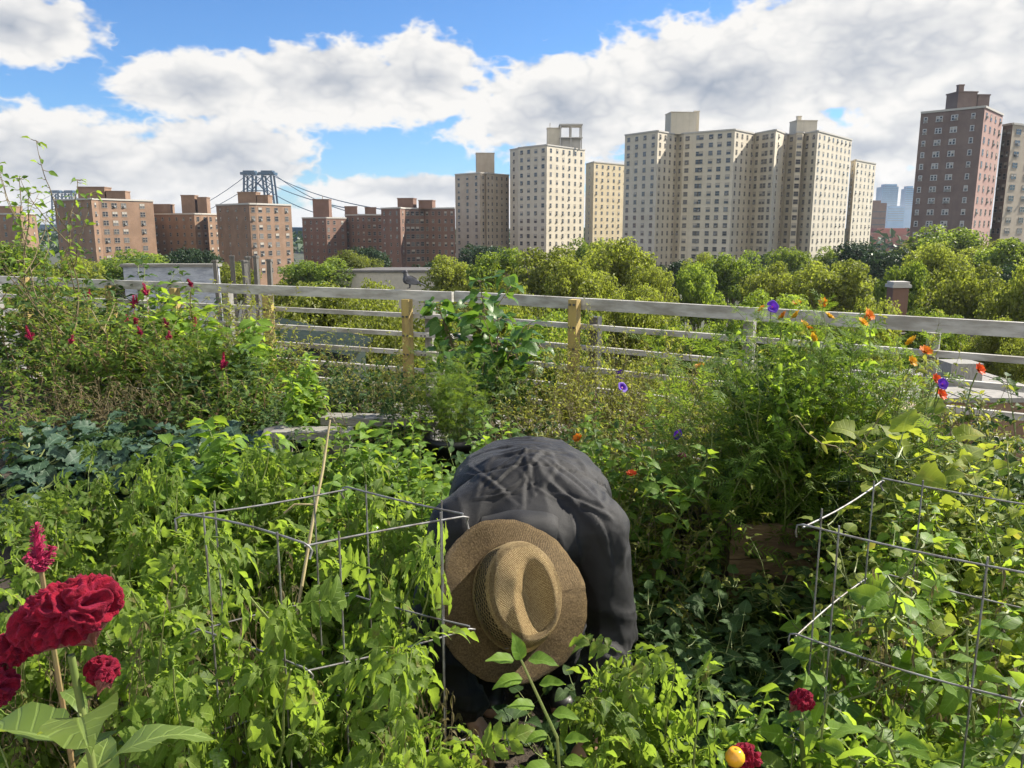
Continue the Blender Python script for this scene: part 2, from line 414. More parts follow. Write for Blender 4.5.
tower('apartment_tower', 'yellowish beige tower half hidden behind the square beige tower', 'apartment tower', [(586, 408), (594, 394), (628, 414)], (594, 162, 394), 22, [W1(1), W1(6, 1.3, 1.5)], M['yellowb'], fh=3.1, zmin=-15, group=TG)
tower('apartment_tower', 'widest beige slab complex with stepped bays and two rooftop penthouses', 'apartment tower',
      [(625, 302), (658, 288), (678, 300), (684, 296), (735, 284), (755, 297), (776, 285), (788, 300), (796, 296), (797, 292), (803, 292), (804, 297), (818, 288), (852, 318)], (658, 131, 288), 24,
      [W1(4, 1.5, 1.5), W1(4, 1.2, 1.5), W1(1, 1.3, 1.5), W1([.08, .3, .36, .55, .72, .9], 1.6, 1.5), W1(4, 1.2, 1.5), W1([.15, .45, .6, .85], 1.6, 1.6), W1(2, 1.2, 1.5), W1(1, 1.6, 1.5), None, W1(1, 1.7, 1.6), None, W1([.3, .75], 1.4, 1.5), W1(8, 1.2, 1.5)],
      M['beige'], back=30, pent=[(668, 694, 114, 'p'), (694, 699, 112, 'stack'), (793, 814, 122, 'p'), (797, 801, 117, 'stack')], group=TG)
tower('apartment_tower', 'lowest narrow beige tower at the right end of the wide slab complex', 'apartment tower', [(851, 345), (856, 335), (876, 356)], (856, 160, 335), 22, [W1(1), W1(5, 1.2, 1.5)], M['beige'], group=TG)
tower('apartment_tower', 'dark plum brick tower with paired white framed windows at far right', 'apartment tower', [(921, 216), (985, 205), (1003, 220)], (985, 107, 205), 22, [W1([.09, .29, .335, .53, .575, .84], .95, 1.3, 'white'), W1(4, 1.2, 1.5)], [M['plum'], M['pinkb_lit']], fh=2.9, pent=[(952, 972, 94, 'p'), (958, 963, 86, 'stack'), (972, 984, 97, 'p')])  # left face coloured as shaded brick, right face as sunlit brick
tower('apartment_tower', 'striped tan brick wing cut off by the right picture edge', 'apartment tower', [(1003, 226), (1013, 222), (1050, 232)], (1013, 124, 222), 22, [W1(2, 1.2, 1.5), W1(3, 2.6, 1.4)], [M['plum'], M['greyb'], M['greyb']], fh=2.9)  # left face takes the shade-dark brick colour, right face the sunlit tan
# far skyline
def slab(name, label, px0, px1, py, y, m, depth=40, steps=0, cat='skyscraper', group=None):
    zt = at((px0 + px1) / 2, py, y).z; x0, x1 = gx(px0, y, zt), gx(px1, y, zt)
    r = thing(name, label, cat, ((x0 + x1) / 2, y, GZ), 0, group); w = x1 - x0; H = zt - GZ
    b = MB(); b.box((0, depth / 2, H / 2 * (.94 if steps else 1)), (w, depth, H * (.94 if steps else 1)))
    b.obj('wall', m, r)
    c = MB()
    if steps: c.box((w * .08, depth / 2, H * .97), (w * .72, depth * .7, H * .06 - .2))
    else: c.box((0, depth / 2, H + 1.5), (w * .6, depth * .6, 3))
    c.obj('roof', m, r)
    f = MB(); fl = int(H / 7)
    for k in range(fl // 2, fl): f.box((0, -.1, k * 7 + 2), (w * .94, .5, 1.6 if w > 20 else 1.2))
    tag(f.obj('windows', M['glass'], r), kind='stuff')
    return r
slab('skyscraper', 'broad blue glass skyscraper on the hazy horizon', 883, 899, 184, 3000, M['hazeblue'], 50, 1, group='distant glass towers')
slab('skyscraper', 'slim rounded blue skyscraper on the hazy horizon', 906.5, 914.5, 186, 3200, M['hazeblue'], 40, 1, group='distant glass towers')
slab('office_block', 'pale blue hazy block at the foot of the glass skyscrapers', 888, 905, 207, 2500, M['hazeblue'], 50, 0, 'office block')
slab('brown_block', 'brown block right behind the lowest beige tower', 873, 887, 203, 900, M['brick2'], 40, 0, 'apartment block')
slab('low_block', 'long low reddish roofed building left of the dark plum tower', 868, 925, 233, 520, M['rust'], 20, 0, 'building')
slab('low_block', 'far grey block seen over the red brick blocks', 396, 424, 224, 800, M['greyb'], 30, 0, 'building')

# suspension bridge
br = thing('suspension_bridge', 'blue steel suspension bridge with two braced towers behind the brick blocks', 'bridge', (0, 0, GZ))
def btower(px, py, y, wpx):
    z = at(px, py, y).z - GZ; x = gx(px, y, z + GZ); w = wpx / 800 * y * .98
    b = MB()
    for s in (-1, 1):
        for q in (-1, 1):
            b.bar((x + s * w * .42 + q * w * .13, y, 0), (x + s * w * .27 + q * w * .13, y, z * .93), w * .05, w * .05)
            b.bar((x + s * w * .42 + q * w * .13, y + 14, 0), (x + s * w * .27 + q * w * .13, y + 14, z * .93), w * .05, w * .05)
        b.box((x + s * w * .27, y + 7, z * .955), (w * .46, 18, z * .035)); b.box((x + s * w * .27, y + 7, z * .98), (w * .34, 12, z * .03))
        for k in range(9):
            f0, f1 = k / 9, (k + 1) / 9
            l0, l1 = .42 - .15 * f0, .42 - .15 * f1
            b.bar((x + s * w * l0 - w * .13, y, z * .93 * f0), (x + s * w * l1 + w * .13, y, z * .93 * f1), w * .022, w * .022)
            b.bar((x + s * w * l0 + w * .13, y, z * .93 * f0), (x + s * w * l1 - w * .13, y, z * .93 * f1), w * .022, w * .022)
    b.bar((x - w * .3, y + 7, z * .95), (x + w * .3, y + 7, z * .95), 4, z * .02)
    for f in (.45, .72):
        b.bar((x - w * .2, y, z * f), (x + w * .2, y, z * (f + .2)), w * .03, w * .03); b.bar((x + w * .2, y, z * f), (x - w * .2, y, z * (f + .2)), w * .03, w * .03)
        b.bar((x - w * .3, y, z * f), (x + w * .3, y, z * f), w * .03, w * .03)
    b.obj('bridge_tower', M['bluesteel'], br); return Vector((x, y + 7, z * .97)), w
t1, w1 = btower(257, 170, 1030, 33); t2, w2 = btower(61, 190, 1600, 24)
def cable(a, b, sag, n=24):
    P = [(a.lerp(b, k / n) - Vector((0, 0, sag * 4 * (k / n) * (1 - k / n)))) for k in range(n + 1)]
    c = MB(); c.tube([tuple(p) for p in P], .42, 5); c.obj('cable', M['bluesteel'], br); return P
dk = MB()
an = Vector((gx(372, 640, 0), 640, 34))
for s in (-1, 1):
    off = Vector((s * w1 * .27, 0, 0))
    cable(t1 + off, t2 + off, 62); cable(t1 + off, t1 + off + (an - t1), 6)
    off2 = Vector((s * w1 * .40, 0, 0)); cable(t1 + off2, t1 + off2 + (an - t1) * 1.02 + Vector((0, 0, -8)), 10)
    cable(t2 + off, t2 + off + (t2 - t1) * .8 + Vector((0, 0, -60)), 6)
a_, b_ = Vector((an.x, an.y, 42)), Vector((t2.x, t2.y, 42)) + (t2 - t1).normalized() * 600
dk.bar((a_.x, a_.y, 14), (b_.x, b_.y, 20), 30, 12); dk.obj('bridge_deck', M['bluesteel'], br)
# ================================================================ leaf material and trees
def leaf_mat(name, c1, c2, trans, tf=.4, rough=.5, veins=False, hue=.03, spec=.35, blem=None):
    m, nt, b = mat(name)
    lv = nd(nt, 'ShaderNodeAttribute', attribute_name='lv').outputs['Fac']
    oi = nd(nt, 'ShaderNodeObjectInfo').outputs['Random']
    co = nd(nt, 'ShaderNodeTexCoord')
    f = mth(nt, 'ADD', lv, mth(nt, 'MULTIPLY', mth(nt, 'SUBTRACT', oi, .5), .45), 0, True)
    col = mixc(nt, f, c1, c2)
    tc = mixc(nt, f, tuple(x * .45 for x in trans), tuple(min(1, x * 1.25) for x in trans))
    if veins:
        uv = nd(nt, 'ShaderNodeSeparateXYZ'); nt.links.new(co.outputs['UV'], uv.inputs[0])
        a = mth(nt, 'ABSOLUTE', mth(nt, 'SUBTRACT', uv.outputs[0], .5))
        w = mth(nt, 'SINE', mth(nt, 'MULTIPLY', mth(nt, 'SUBTRACT', uv.outputs[1], mth(nt, 'MULTIPLY', a, .35)), 44))
        side = mth(nt, 'MULTIPLY', sstep(nt, w, .75, 1.0), .35)
        mid = mth(nt, 'SUBTRACT', 1, sstep(nt, a, .015, .05))
        v = mth(nt, 'MAXIMUM', side, mth(nt, 'MULTIPLY', mid, .7))
        col = mixc(nt, v, col, tuple(min(1, x * 1.8 + .03) for x in c2))
        bp = nd(nt, 'ShaderNodeBump'); bp.inputs['Strength'].default_value = .5; bp.inputs['Distance'].default_value = .004
        nt.links.new(mth(nt, 'SUBTRACT', 1, v), bp.inputs['Height']); nt.links.new(bp.outputs[0], b.inputs['Normal'])
    if blem:
        n = sstep(nt, nz(nt, co.outputs['Object'], 14, 4, .6), .58, .72)
        col = mixc(nt, mth(nt, 'MULTIPLY', n, .8), col, blem); tc = mixc(nt, mth(nt, 'MULTIPLY', n, .7), tc, blem)
    nt.links.new(col, b.inputs['Base Color']); b.inputs['Roughness'].default_value = rough; b.inputs['Specular IOR Level'].default_value = spec
    t = nd(nt, 'ShaderNodeBsdfTranslucent'); nt.links.new(tc, t.inputs[0])
    ms = nd(nt, 'ShaderNodeMixShader'); ms.inputs[0].default_value = tf
    nt.links.new(b.outputs[0], ms.inputs[1]); nt.links.new(t.outputs[0], ms.inputs[2])
    nt.links.new(ms.outputs[0], nt.nodes['Material Output'].inputs[0])
    return m

L = {}
L['olive'] = leaf_mat('olive_tree_leaves', (.11, .135, .020), (.23, .24, .034), (.41, .48, .05), .46)
L['green'] = leaf_mat('green_tree_leaves', (.065, .115, .018), (.15, .21, .03), (.38, .50, .045), .45)
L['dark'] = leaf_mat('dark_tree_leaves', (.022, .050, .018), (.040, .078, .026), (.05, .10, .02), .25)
L['bark'] = simple('tree_bark', (.12, .10, .08), (.20, .18, .15), 3, .9, bump=.4, bscale=8)

def rand_unit(r, n):
    v = r.normal(size=(n, 3)); return v / np.linalg.norm(v, axis=1)[:, None]

def cards(mb, P, Nrm, size, r, m=0, lv=None, asp=.7):
    """one small folded leaf spray per point: a kite of two triangles bent along its rib"""
    n = len(P); t = rand_unit(r, n); X = np.cross(Nrm, t); X /= np.linalg.norm(X, axis=1)[:, None] + 1e-9
    Y = np.cross(Nrm, X); s = size * r.uniform(.6, 1.3, n)[:, None]
    a = P - Y * s * .5; c = P + Y * s * .5 - Nrm * s * .15
    b = P + X * s * asp * .5 + Nrm * s * .12; d = P - X * s * asp * .5 + Nrm * s * .12
    V = np.stack([a, b, c, d], 1).reshape(-1, 3); i = np.arange(n) * 4
    F = np.vstack([np.stack([i, i + 1, i + 2], 1), np.stack([i, i + 2, i + 3], 1)])
    mb.add(V, F, m, None, np.repeat(lv if lv is not None else r.uniform(0, 1, n), 4))

def tree_proto(seed, m, H=16., RX=5., crown0=.46, nclump=46, leaves=9000, ls=.34, cr=1.55):
    r = np.random.default_rng(seed)
    tr = MB(); c = MB()
    tr.tube([(0, 0, 0), (.1, .05, H * .2), (0, .1, H * .42), (.1, 0, H * .7)], [H * .022, H * .018, H * .014, H * .005], 8)
    zc = H * (crown0 + 1) / 2; rz = H * (1 - crown0) / 2
    C = []
    for k in range(nclump):
        d = rand_unit(r, 1)[0]
        if d[2] < -.55: d[2] *= -1
        f = r.uniform(.55, 1.0) if k % 4 else r.uniform(.2, .6)
        p = np.array((d[0] * RX * f, d[1] * RX * f, zc + d[2] * rz * f * (.95 if d[2] > 0 else .75)))
        C.append((p, cr * r.uniform(.6, 1.25)))
    for p, q in C[:16]:
        b0 = np.array((0, 0, H * r.uniform(.28, .55)))
        mid = (b0 + p) / 2 + np.array((0, 0, -.3)); tr.tube([b0, mid, p], [H * .008, H * .005, H * .002], 5)
    per = leaves // nclump
    for p, q in C:
        n = int(per * (q / cr) ** 2); d = rand_unit(r, n)
        rad = q * r.uniform(.72, 1.08, n)[:, None] * (1 + .18 * np.sin(d[:, :1] * 5 + p[0]) * np.cos(d[:, 1:2] * 4 + p[1]))
        P = p + d * rad * np.array((1, 1, .8))
        out = d * .55 + rand_unit(r, n) * .55 + np.array((0, 0, .35)); out /= np.linalg.norm(out, axis=1)[:, None]
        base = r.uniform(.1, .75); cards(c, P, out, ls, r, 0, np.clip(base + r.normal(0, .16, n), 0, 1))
    return tr.mesh('trunk', L['bark']), c.mesh('crown', L[m]), H, RX

TP = {}
for k in range(3): TP['olive', k] = tree_proto(10 + k, 'olive', nclump=60, leaves=15000, ls=.36, cr=1.3)
for k in range(2): TP['green', k] = tree_proto(20 + k, 'green', nclump=52, leaves=13000, ls=.40, cr=1.4)
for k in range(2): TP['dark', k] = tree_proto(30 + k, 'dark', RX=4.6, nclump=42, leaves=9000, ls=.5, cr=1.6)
for k in range(2): TP['near', k] = tree_proto(40 + k, 'olive', RX=5.5, nclump=80, leaves=46000, ls=.22, cr=1.25)
for k in range(1): TP['nearg', k] = tree_proto(50 + k, 'green', RX=5.5, nclump=80, leaves=42000, ls=.24, cr=1.25)
TC = {}
def tree(kind, px, py, y, wpx, label, group=None):
    """px, py: top of the crown in the picture, y: distance, wpx: crown width in picture pixels"""
    n = len([k for k in TP if k[0] == kind]); i = TC.get(kind, 0); TC[kind] = i + 1
    tm, cm, H, RX = TP[kind, i % n]
    top = at(px, py, y); x = top.x; h = top.z - GZ + .3
    t = thing('tree', label, 'tree', (x, y, GZ), rng.uniform(0, 6.28), group)
    w = wpx / FPX * y / (2 * RX * 1.05); t.scale = (w, w, h / H)
    link('trunk', tm, t); link('crown', cm, t)
    return t
TB = 'trees between the roof garden and the towers'
# (kind, px, top py, distance, width px, label)
for k, px, py, y, w, lab in [
    ('green', 318, 262, 150, 74, 'rounded yellow green tree just right of the brick block under the bridge tower'),
    ('olive', 352, 252, 160, 62, 'olive tree crown under the narrow dark brick block with the mast'),
    ('dark', 368, 249, 190, 44, 'dark evergreen looking tree at the foot of the shaded dark brick block'),
    ('olive', 300, 284, 75, 84, 'olive crown just above the fence rail left of the pigeon'),
    ('olive', 372, 292, 62, 70, 'olive crown behind the top rail right beside the perched pigeon'),
    ('dark', 430, 262, 170, 40, 'small dark tree beside the low pale wall behind the pigeon'),
    ('olive', 455, 258, 120, 70, 'yellowish olive tree below the grey tan tower with the lift shaft'),
    ('dark', 484, 247, 210, 60, 'deep green tree at the foot of the grey tan tower'),
    ('green', 500, 252, 105, 66, 'bright green tree top below the gap between the grey tan and square beige towers'),
    ('olive', 548, 249, 98, 96, 'large olive tree in front of the square beige tower'),
    ('green', 592, 243, 135, 62, 'fresh green tree poking up between the square and the yellowish tower'),
    ('olive', 622, 247, 92, 100, 'largest olive tree in front of the left end of the beige slab complex'),
    ('olive', 584, 262, 78, 80, 'lower olive crown right above the post where the fence bends'),
    ('olive', 652, 268, 84, 60, 'olive crown at the right flank of the largest olive tree'),
    ('dark', 672, 262, 150, 40, 'dark tree in the shade at the foot of the beige slab complex'),
    ('green', 698, 268, 88, 56, 'small light green tree right of the largest olive tree'),
    ('green', 735, 256, 112, 66, 'bright green rounded tree before the middle of the beige slab complex'),
    ('olive', 708, 258, 135, 54, 'olive tree peeping over two bright green crowns'),
    ('green', 790, 250, 150, 52, 'small vivid green tree below the balcony column of the slab complex'),
    ('olive', 770, 266, 96, 62, 'olive crown beside the vivid green tree below the balcony column'),
    ('dark', 765, 255, 200, 40, 'dark tree close against the beige slab complex'),
    ('olive', 836, 262, 92, 96, 'broad olive crown behind the orange flowering bush'),
    ('dark', 874, 244, 150, 70, 'broad dark tree below the lowest narrow beige tower'),
    ('green', 838, 250, 170, 50, 'green tree at the right foot of the beige slab complex'),
    ('green', 905, 266, 84, 52, 'light green tree left of the brick chimney'),
    ('green', 944, 230, 150, 90, 'tall green tree right below the dark plum tower'),
    ('olive', 940, 250, 108, 74, 'olive crown in front of the tall tree below the plum tower'),
    ('olive', 985, 242, 140, 80, 'olive tree below the striped tan wing'),
    ('green', 1030, 238, 120, 90, 'green tree cut by the right picture edge under the tan wing'),
    ('olive', 966, 266, 70, 92, 'big rounded olive crown right of the brick chimney'),
    ('dark', 1012, 268, 95, 60, 'dark tree between the rounded olive crown and the picture edge'),
    ('olive', 1034, 270, 62, 80, 'olive crown at the right edge just above the top rail'),
    ('olive', 906, 246, 180, 50, 'olive tree below the low reddish roofed building'),
    ('green', 130, 254, 150, 90, 'yellow green tree behind the white painted brick wall'),
    ('dark', 182, 250, 170, 46, 'dark tree between the twin penthouse block and the next block'),
    ('dark', 205, 252, 160, 34, 'dark pointed tree left of the block under the bridge tower'),
    ('olive', 232, 264, 120, 60, 'olive tree behind the weathered vent posts'),
    ('olive', 68, 262, 130, 70, 'olive tree low behind the fence at far left'),
    ('green', 10, 246, 90, 90, 'green tree cut by the left picture edge'),
    ]:
    tree(k, px, py, y, w, lab, TB)
for k, px, py, y, w, lab in [
    ('near', 330, 300, 44, 190, 'near yellow olive crown seen between the rails left of the pigeon'),
    ('near', 400, 318, 36, 200, 'near olive crown filling the rails below the pigeon'),
    ('near', 505, 296, 44, 150, 'near olive crown behind the potted tree with glossy leaves'),
    ('nearg', 560, 322, 38, 150, 'near green crown behind the fence post right of the potted tree'),
    ('near', 625, 372, 31, 190, 'nearest yellow crown below the lowest rails at the middle of the fence'),
    ('near', 640, 298, 54, 120, 'olive crown behind the top rail near the orange stain'),
    ('nearg', 690, 330, 52, 110, 'shaded green crown below the top rail left of the flowering bush'),
    ('nearg', 775, 300, 50, 130, 'green crown right behind the flowering bush and its top rail'),
    ('near', 860, 310, 44, 110, 'olive crown seen between rail and orange flowers'),
    ('nearg', 935, 318, 56, 90, 'dark green crown below the top rail right of the orange flowers'),
    ('near', 1005, 330, 52, 90, 'olive crown below the top rail at the right edge'),
    ('near', 470, 372, 30, 170, 'low near crown behind the black pots and lower rails'),
    ('near', 40, 290, 40, 150, 'yellow crown between the rails at far left'),
    ]:
    tree(k, px, py, y, w, lab, TB)
wd = MB(); r_ = np.random.default_rng(5); n_ = 22000
xx = r_.uniform(-700, 760, n_); yy = r_.uniform(380, 1100, n_)
cards(wd, np.stack([xx, yy, GZ + 7 + 5 * np.sin(xx * .05) * np.cos(yy * .06) + r_.uniform(0, 8, n_)], 1), np.array((0, -.4, .9)) + rand_unit(r_, n_) * .6, 4.5, r_)
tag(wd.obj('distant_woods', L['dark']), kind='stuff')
# ================================================================ roof, fence, neighbours
M['soil'] = simple('garden_soil', (.030, .022, .016), (.06, .045, .03), 9, .95, bump=.8, bscale=60)
M['deck'] = simple('roof_pavers', (.22, .21, .19), (.30, .28, .25), 3, .9, bump=.3, bscale=25)
M['rail'] = simple('grey_white_painted_rail', (.50, .485, .44), (.27, .25, .21), 3.2, .7, bump=.15, bscale=30, stretch=(1, 1, 4))
M['post'] = simple('weathered_tan_post', (.44, .33, .11), (.30, .22, .085), 7, .8, bump=.4, bscale=50, stretch=(3, 3, .5))
M['greypost'] = simple('weathered_grey_post', (.30, .29, .26), (.20, .19, .17), 7, .85, bump=.4, bscale=50, stretch=(3, 3, .5))
M['stake'] = simple('dark_weathered_stake', (.17, .16, .14), (.10, .095, .085), 7, .85, bump=.4, bscale=50, stretch=(3, 3, .5))
M['steel'] = simple('dull_dark_steel', (.09, .09, .09), (.16, .15, .14), 12, .5, .6)
M['plank'] = simple('weathered_plank', (.20, .14, .08), (.11, .075, .045), 6, .85, bump=.5, bscale=40, stretch=(.6, 4, 4))
M['greyplank'] = simple('grey_weathered_plank', (.26, .25, .22), (.16, .15, .13), 6, .85, bump=.5, bscale=40, stretch=(.6, 4, 4))
M['pot'] = simple('black_plastic_pot', (.012, .012, .013), (.02, .02, .02), 6, .45)
M['galv'] = simple('galvanised_wire', (.29, .29, .285), (.17, .15, .13), 40, .62, .7)
FA = [Vector((-6.6, 9.97)), Vector((-.55, 7.44)), Vector((3.6, 4.70)), Vector((6.4, 2.85))]
# roof body and surface
def poly_prism(pts, z0, z1, mb, m=0):
    n = len(pts); mb.add([(p[0], p[1], z1) for p in pts], [tuple(range(n))] if n <= 4 else [(0, i, i + 1) for i in range(1, n - 1)], m)
    for i in range(n):
        a, b = pts[i], pts[(i + 1) % n]; mb.add([(a[0], a[1], z0), (b[0], b[1], z0), (b[0], b[1], z1), (a[0], a[1], z1)], [(0, 1, 2, 3)], m)
rb = MB(); out = [(p.x + .1, p.y + .18) for p in FA]
poly_prism([out[0], (-9, 10.9), (-9, -6), (8, -6), (8, 1.7), out[3], out[2], out[1]][::-1], GZ, -.06, rb)
tag(rb.obj('roof_deck', M['deck']), kind='structure')
sb = MB(); poly_prism([(-6, 9.0), (-6, -.2), (4.2, -.2), (4.2, 3.7), (3.2, 4.4), (-.6, 6.9)], -.058, .03, sb)
tag(sb.obj('soil', M['soil']), kind='structure')

def fence(name, label, a, b, ztop, rails, posts, bot=.0, toph=.095):
    t = thing(name, label, 'fence', (a.x, a.y, 0))
    d = b - a
    for k, z in enumerate(rails):
        r = MB(); w = toph if k == 0 else .042
        r.bar((0, 0, z), (d.x, d.y, z), .045 if k == 0 else .04, w); r.obj('rail', M['rail'], t)
    n = Vector((d.y, -d.x)).normalized()
    for f, kind, top in posts:
        p = d * f + n * (.075 if kind == 'post' else -.075)
        o = MB(); w = .078
        o.box((p.x, p.y, (top - .06) / 2), (w, w, top + .06), math.atan2(d.y, d.x)); 
        for z in rails:
            if z < top - .03: q = p + n * (.047 if kind == 'post' else .05 + .15 - .075 + .02); [o.box((q.x + d.normalized().x * e, q.y + d.normalized().y * e, z), (.016, .012, .016), math.atan2(d.y, d.x), 1) for e in (-.02, .02)]
        o.obj('post', [M[kind], M['steel']], t)
    return t
RZ = [1.05, .86, .68, .50, .33, .16]
fence('rail_fence', 'pale grey rail fence on tan posts with a pigeon on its top rail', FA[0], FA[1], 1.1, RZ,
      [(.03, 'greypost', 1.0), (.14, 'post', 1.1), (.35, 'post', 1.04), (.40, 'greypost', 1.02), (.495, 'post', 1.04), (.585, 'greypost', 1.0), (.664, 'greypost', 1.0), (.684, 'post', 1.0), (.932, 'post', 1.02), (.957, 'greypost', 1.0)])
fence('rail_fence', 'pale grey rail fence on the right running behind the orange flowers', FA[1] + Vector((.03, -.03)), FA[2], 1.1, [z + .01 for z in RZ],
      [(.262, 'post', 1.1), (.287, 'steel', .95), (.55, 'greypost', 1.0), (.8, 'greypost', 1.0)])
fence('rail_fence', 'short end of the rail fence beyond the right picture edge', FA[2] + Vector((.03, -.02)), FA[3], 1.1, [z + .01 for z in RZ], [(.5, 'greypost', 1.0)])

# neighbouring lower roof with a white painted wall, pipes, dark green shed
M['whitebrick'] = simple('white_painted_brick', (.40, .42, .46), (.25, .27, .31), 5, .8, bump=.5, bscale=18, stretch=(1, 1, 3))
M['darkgreen'] = simple('dark_green_sheet', (.012, .022, .018), (.02, .032, .028), 3, .5)
M['palewall'] = simple('pale_plaster', (.45, .41, .34), (.38, .35, .30), 2, .85)
nb = thing('neighbour_building', 'lower neighbouring building with a white painted brick wall behind the fence', 'building', (0, 0, GZ))
n1 = MB(); n1.box((-14.2, 24, 8.9), (16, 16, 17.8)); n1.obj('wall', M['brick'], nb)
n2 = MB(); n2.box((-14.2, 24, 17.85), (15.6, 15.6, .1)); n2.obj('roof', M['tar'], nb)
zt = at(150, 268, 17).z
n3 = MB(); x0, x1 = gx(112, 17, zt), gx(207, 17, zt); n3.box(((x0 + x1) / 2, 17.6, (zt + 2.5) / 2 - 2.5 - GZ), (x1 - x0, .24, zt + 2.5)); n3.obj('bulkhead', M['whitebrick'], nb)
n4 = MB(); n4.box(((x0 + x1) / 2, 17.6, zt - GZ + .03), (x1 - x0 + .1, .32, .06)); n4.obj('coping', M['greyplank'], nb)
for k, (px, py) in enumerate([(218, 262), (229, 258), (239, 259), (247, 262), (253, 258), (263, 262)]):
    z = at(px, py, 9.6).z; x = gx(px, 9.6, z); b = MB()
    b.box((0, 0, (z + .5) / 2), (.042 + .012 * (k % 2), .05, z + .5)); b.box((0, 0, z + .512), (.062, .066, .024))
    o = b.obj('timber_stake', M['stake'], None, False, (x, 9.6 + .1 * (k % 3), -.5)); o.rotation_euler = (0, .02 * (k % 3 - 1), .3 * k)
    tag(o, ['short grey timber stake at the left of the row behind the fence', 'tall grey timber stake second in the row behind the fence', 'grey timber stake third in the row behind the fence', 'shorter grey stake in the middle of the row behind the fence', 'tall thin grey stake left of the last one behind the fence', 'last grey timber stake nearest the tan double post'][k], 'stake', 'grey stakes behind the fence')
sh = thing('garden_shed', 'dark green shed with a sloping dark roof behind the rails', 'shed', (gx(312, 10.6, .4), 10.9, -2.4))
b = MB(); b.box((0, 0, 1.2), (1.05, 1.3, 2.4)); b.obj('wall', M['darkgreen'], sh)
b = MB(); b.bar((-.72, -.1, 2.75), (.62, -.1, 2.46), 1.7, .06); b.obj('roof', simple('dark_felt_roof', (.012, .02, .017), (.02, .03, .026), 3, .95, spec=.1), sh)
# low pale wall among the trees and brick chimney, houses below on the right
lw = thing('low_building', 'low pale walled building among the trees behind the pigeon', 'building', (gx(390, 150, -8), 150, GZ))
h_ = at(390, 272, 150).z - GZ
b = MB(); b.box((0, 4, h_ / 2), (22, 10, h_)); b.obj('wall', M['palewall'], lw)
b = MB(); b.box((0, 4, h_ + .2), (22.6, 10.6, .4)); b.obj('roof', M['tar'], lw)
ch = thing('row_house', 'house roof with a red brick chimney among the trees at right', 'house', (gx(907, 58, -3), 60, GZ))
zc = at(907, 283, 58).z - GZ
b = MB(); b.box((4, 3, (zc - 4) / 2), (14, 9, zc - 4)); b.obj('wall', M['brick'], ch)
b = MB(); b.box((4, 3, zc - 3.85), (14.4, 9.4, .3)); b.obj('roof', M['tar'], ch)
c_ = MB(); c_.box((0, -.6, zc - 2.2), (1.15, 1.0, 3.6)); c_ = c_.obj('chimney', M['brick2'], ch)
b = MB(); b.box((0, -.6, zc - .3), (1.4, 1.25, .22)); b.box((0, -.6, zc - .08), (1.2, 1.05, .2)); b.obj('chimney_cap', M['trim'], c_)
for nm_, lab, px, py, y, w, d, z in [('low_building', 'flat grey roofed building below the rails at right', 960, 402, 34, 9, 7, 0), ('low_building', 'pale flat roof down between the trees in the middle of the fence', 690, 352, 70, 9, 8, 0)]:
    p = at(px, py, y); t = thing(nm_, lab, 'building', (p.x, p.y + d / 2, GZ)); H = p.z - GZ
    b = MB(); b.box((0, 0, H / 2), (w, d, H)); b.obj('wall', M['brick'], t)
    b = MB(); b.box((0, 0, H + .1), (w + .2, d + .2, .2)); [b.box((w * (-.45 + .15 * k), 0, H + .215), (.05, d, .03)) for k in range(7)]; b.obj('roof', M['tar'] if y > 40 else M['deck'], t)
    b = MB(); b.box((w * .2, 0, H + .7), (1.5, 1.3, 1.0)); b.obj('vent_box', M['greypost'], t)
haze()
# ================================================================ garden plants
L['tomato'] = leaf_mat('tomato_leaves', (.024, .066, .013), (.13, .185, .028), (.33, .47, .045), .45, .55, True, spec=.25, blem=(.20, .15, .05))
L['basil'] = leaf_mat('pepper_leaves', (.05, .12, .018), (.14, .23, .032), (.40, .56, .045), .45, .5, True, spec=.25)
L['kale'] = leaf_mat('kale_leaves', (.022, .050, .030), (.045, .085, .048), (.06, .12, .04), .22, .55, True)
L['shrub'] = leaf_mat('amaranth_leaves', (.035, .085, .018), (.115, .175, .030), (.32, .44, .05), .44, .6, True, spec=.2)
L['wisp'] = leaf_mat('thin_weed_leaves', (.10, .13, .022), (.21, .22, .04), (.44, .46, .06), .45, .6)
L['dry'] = leaf_mat('dry_brown_leaves', (.07, .058, .025), (.13, .11, .045), (.22, .19, .07), .3, .7)
L['cosmos'] = leaf_mat('cosmos_leaves', (.055, .11, .018), (.12, .19, .028), (.34, .48, .04), .42, .6, spec=.2)
L['squash'] = leaf_mat('squash_leaves', (.075, .14, .022), (.20, .235, .035), (.46, .54, .05), .46, .6, True, spec=.2, blem=(.42, .34, .06))
L['gloss'] = leaf_mat('glossy_dark_leaves', (.028, .085, .016), (.075, .15, .026), (.24, .42, .04), .35, .42, True, spec=.35)
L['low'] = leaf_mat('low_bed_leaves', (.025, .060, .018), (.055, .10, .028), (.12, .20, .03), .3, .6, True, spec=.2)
L['stem'] = simple('green_stem', (.12, .17, .035), (.18, .20, .06), 6, .6)
L['brownstem'] = simple('brown_stem', (.13, .10, .05), (.20, .16, .08), 8, .8)
L['redstem'] = simple('pinkish_stem', (.22, .12, .07), (.20, .18, .06), 5, .6)
L['crimson'] = None
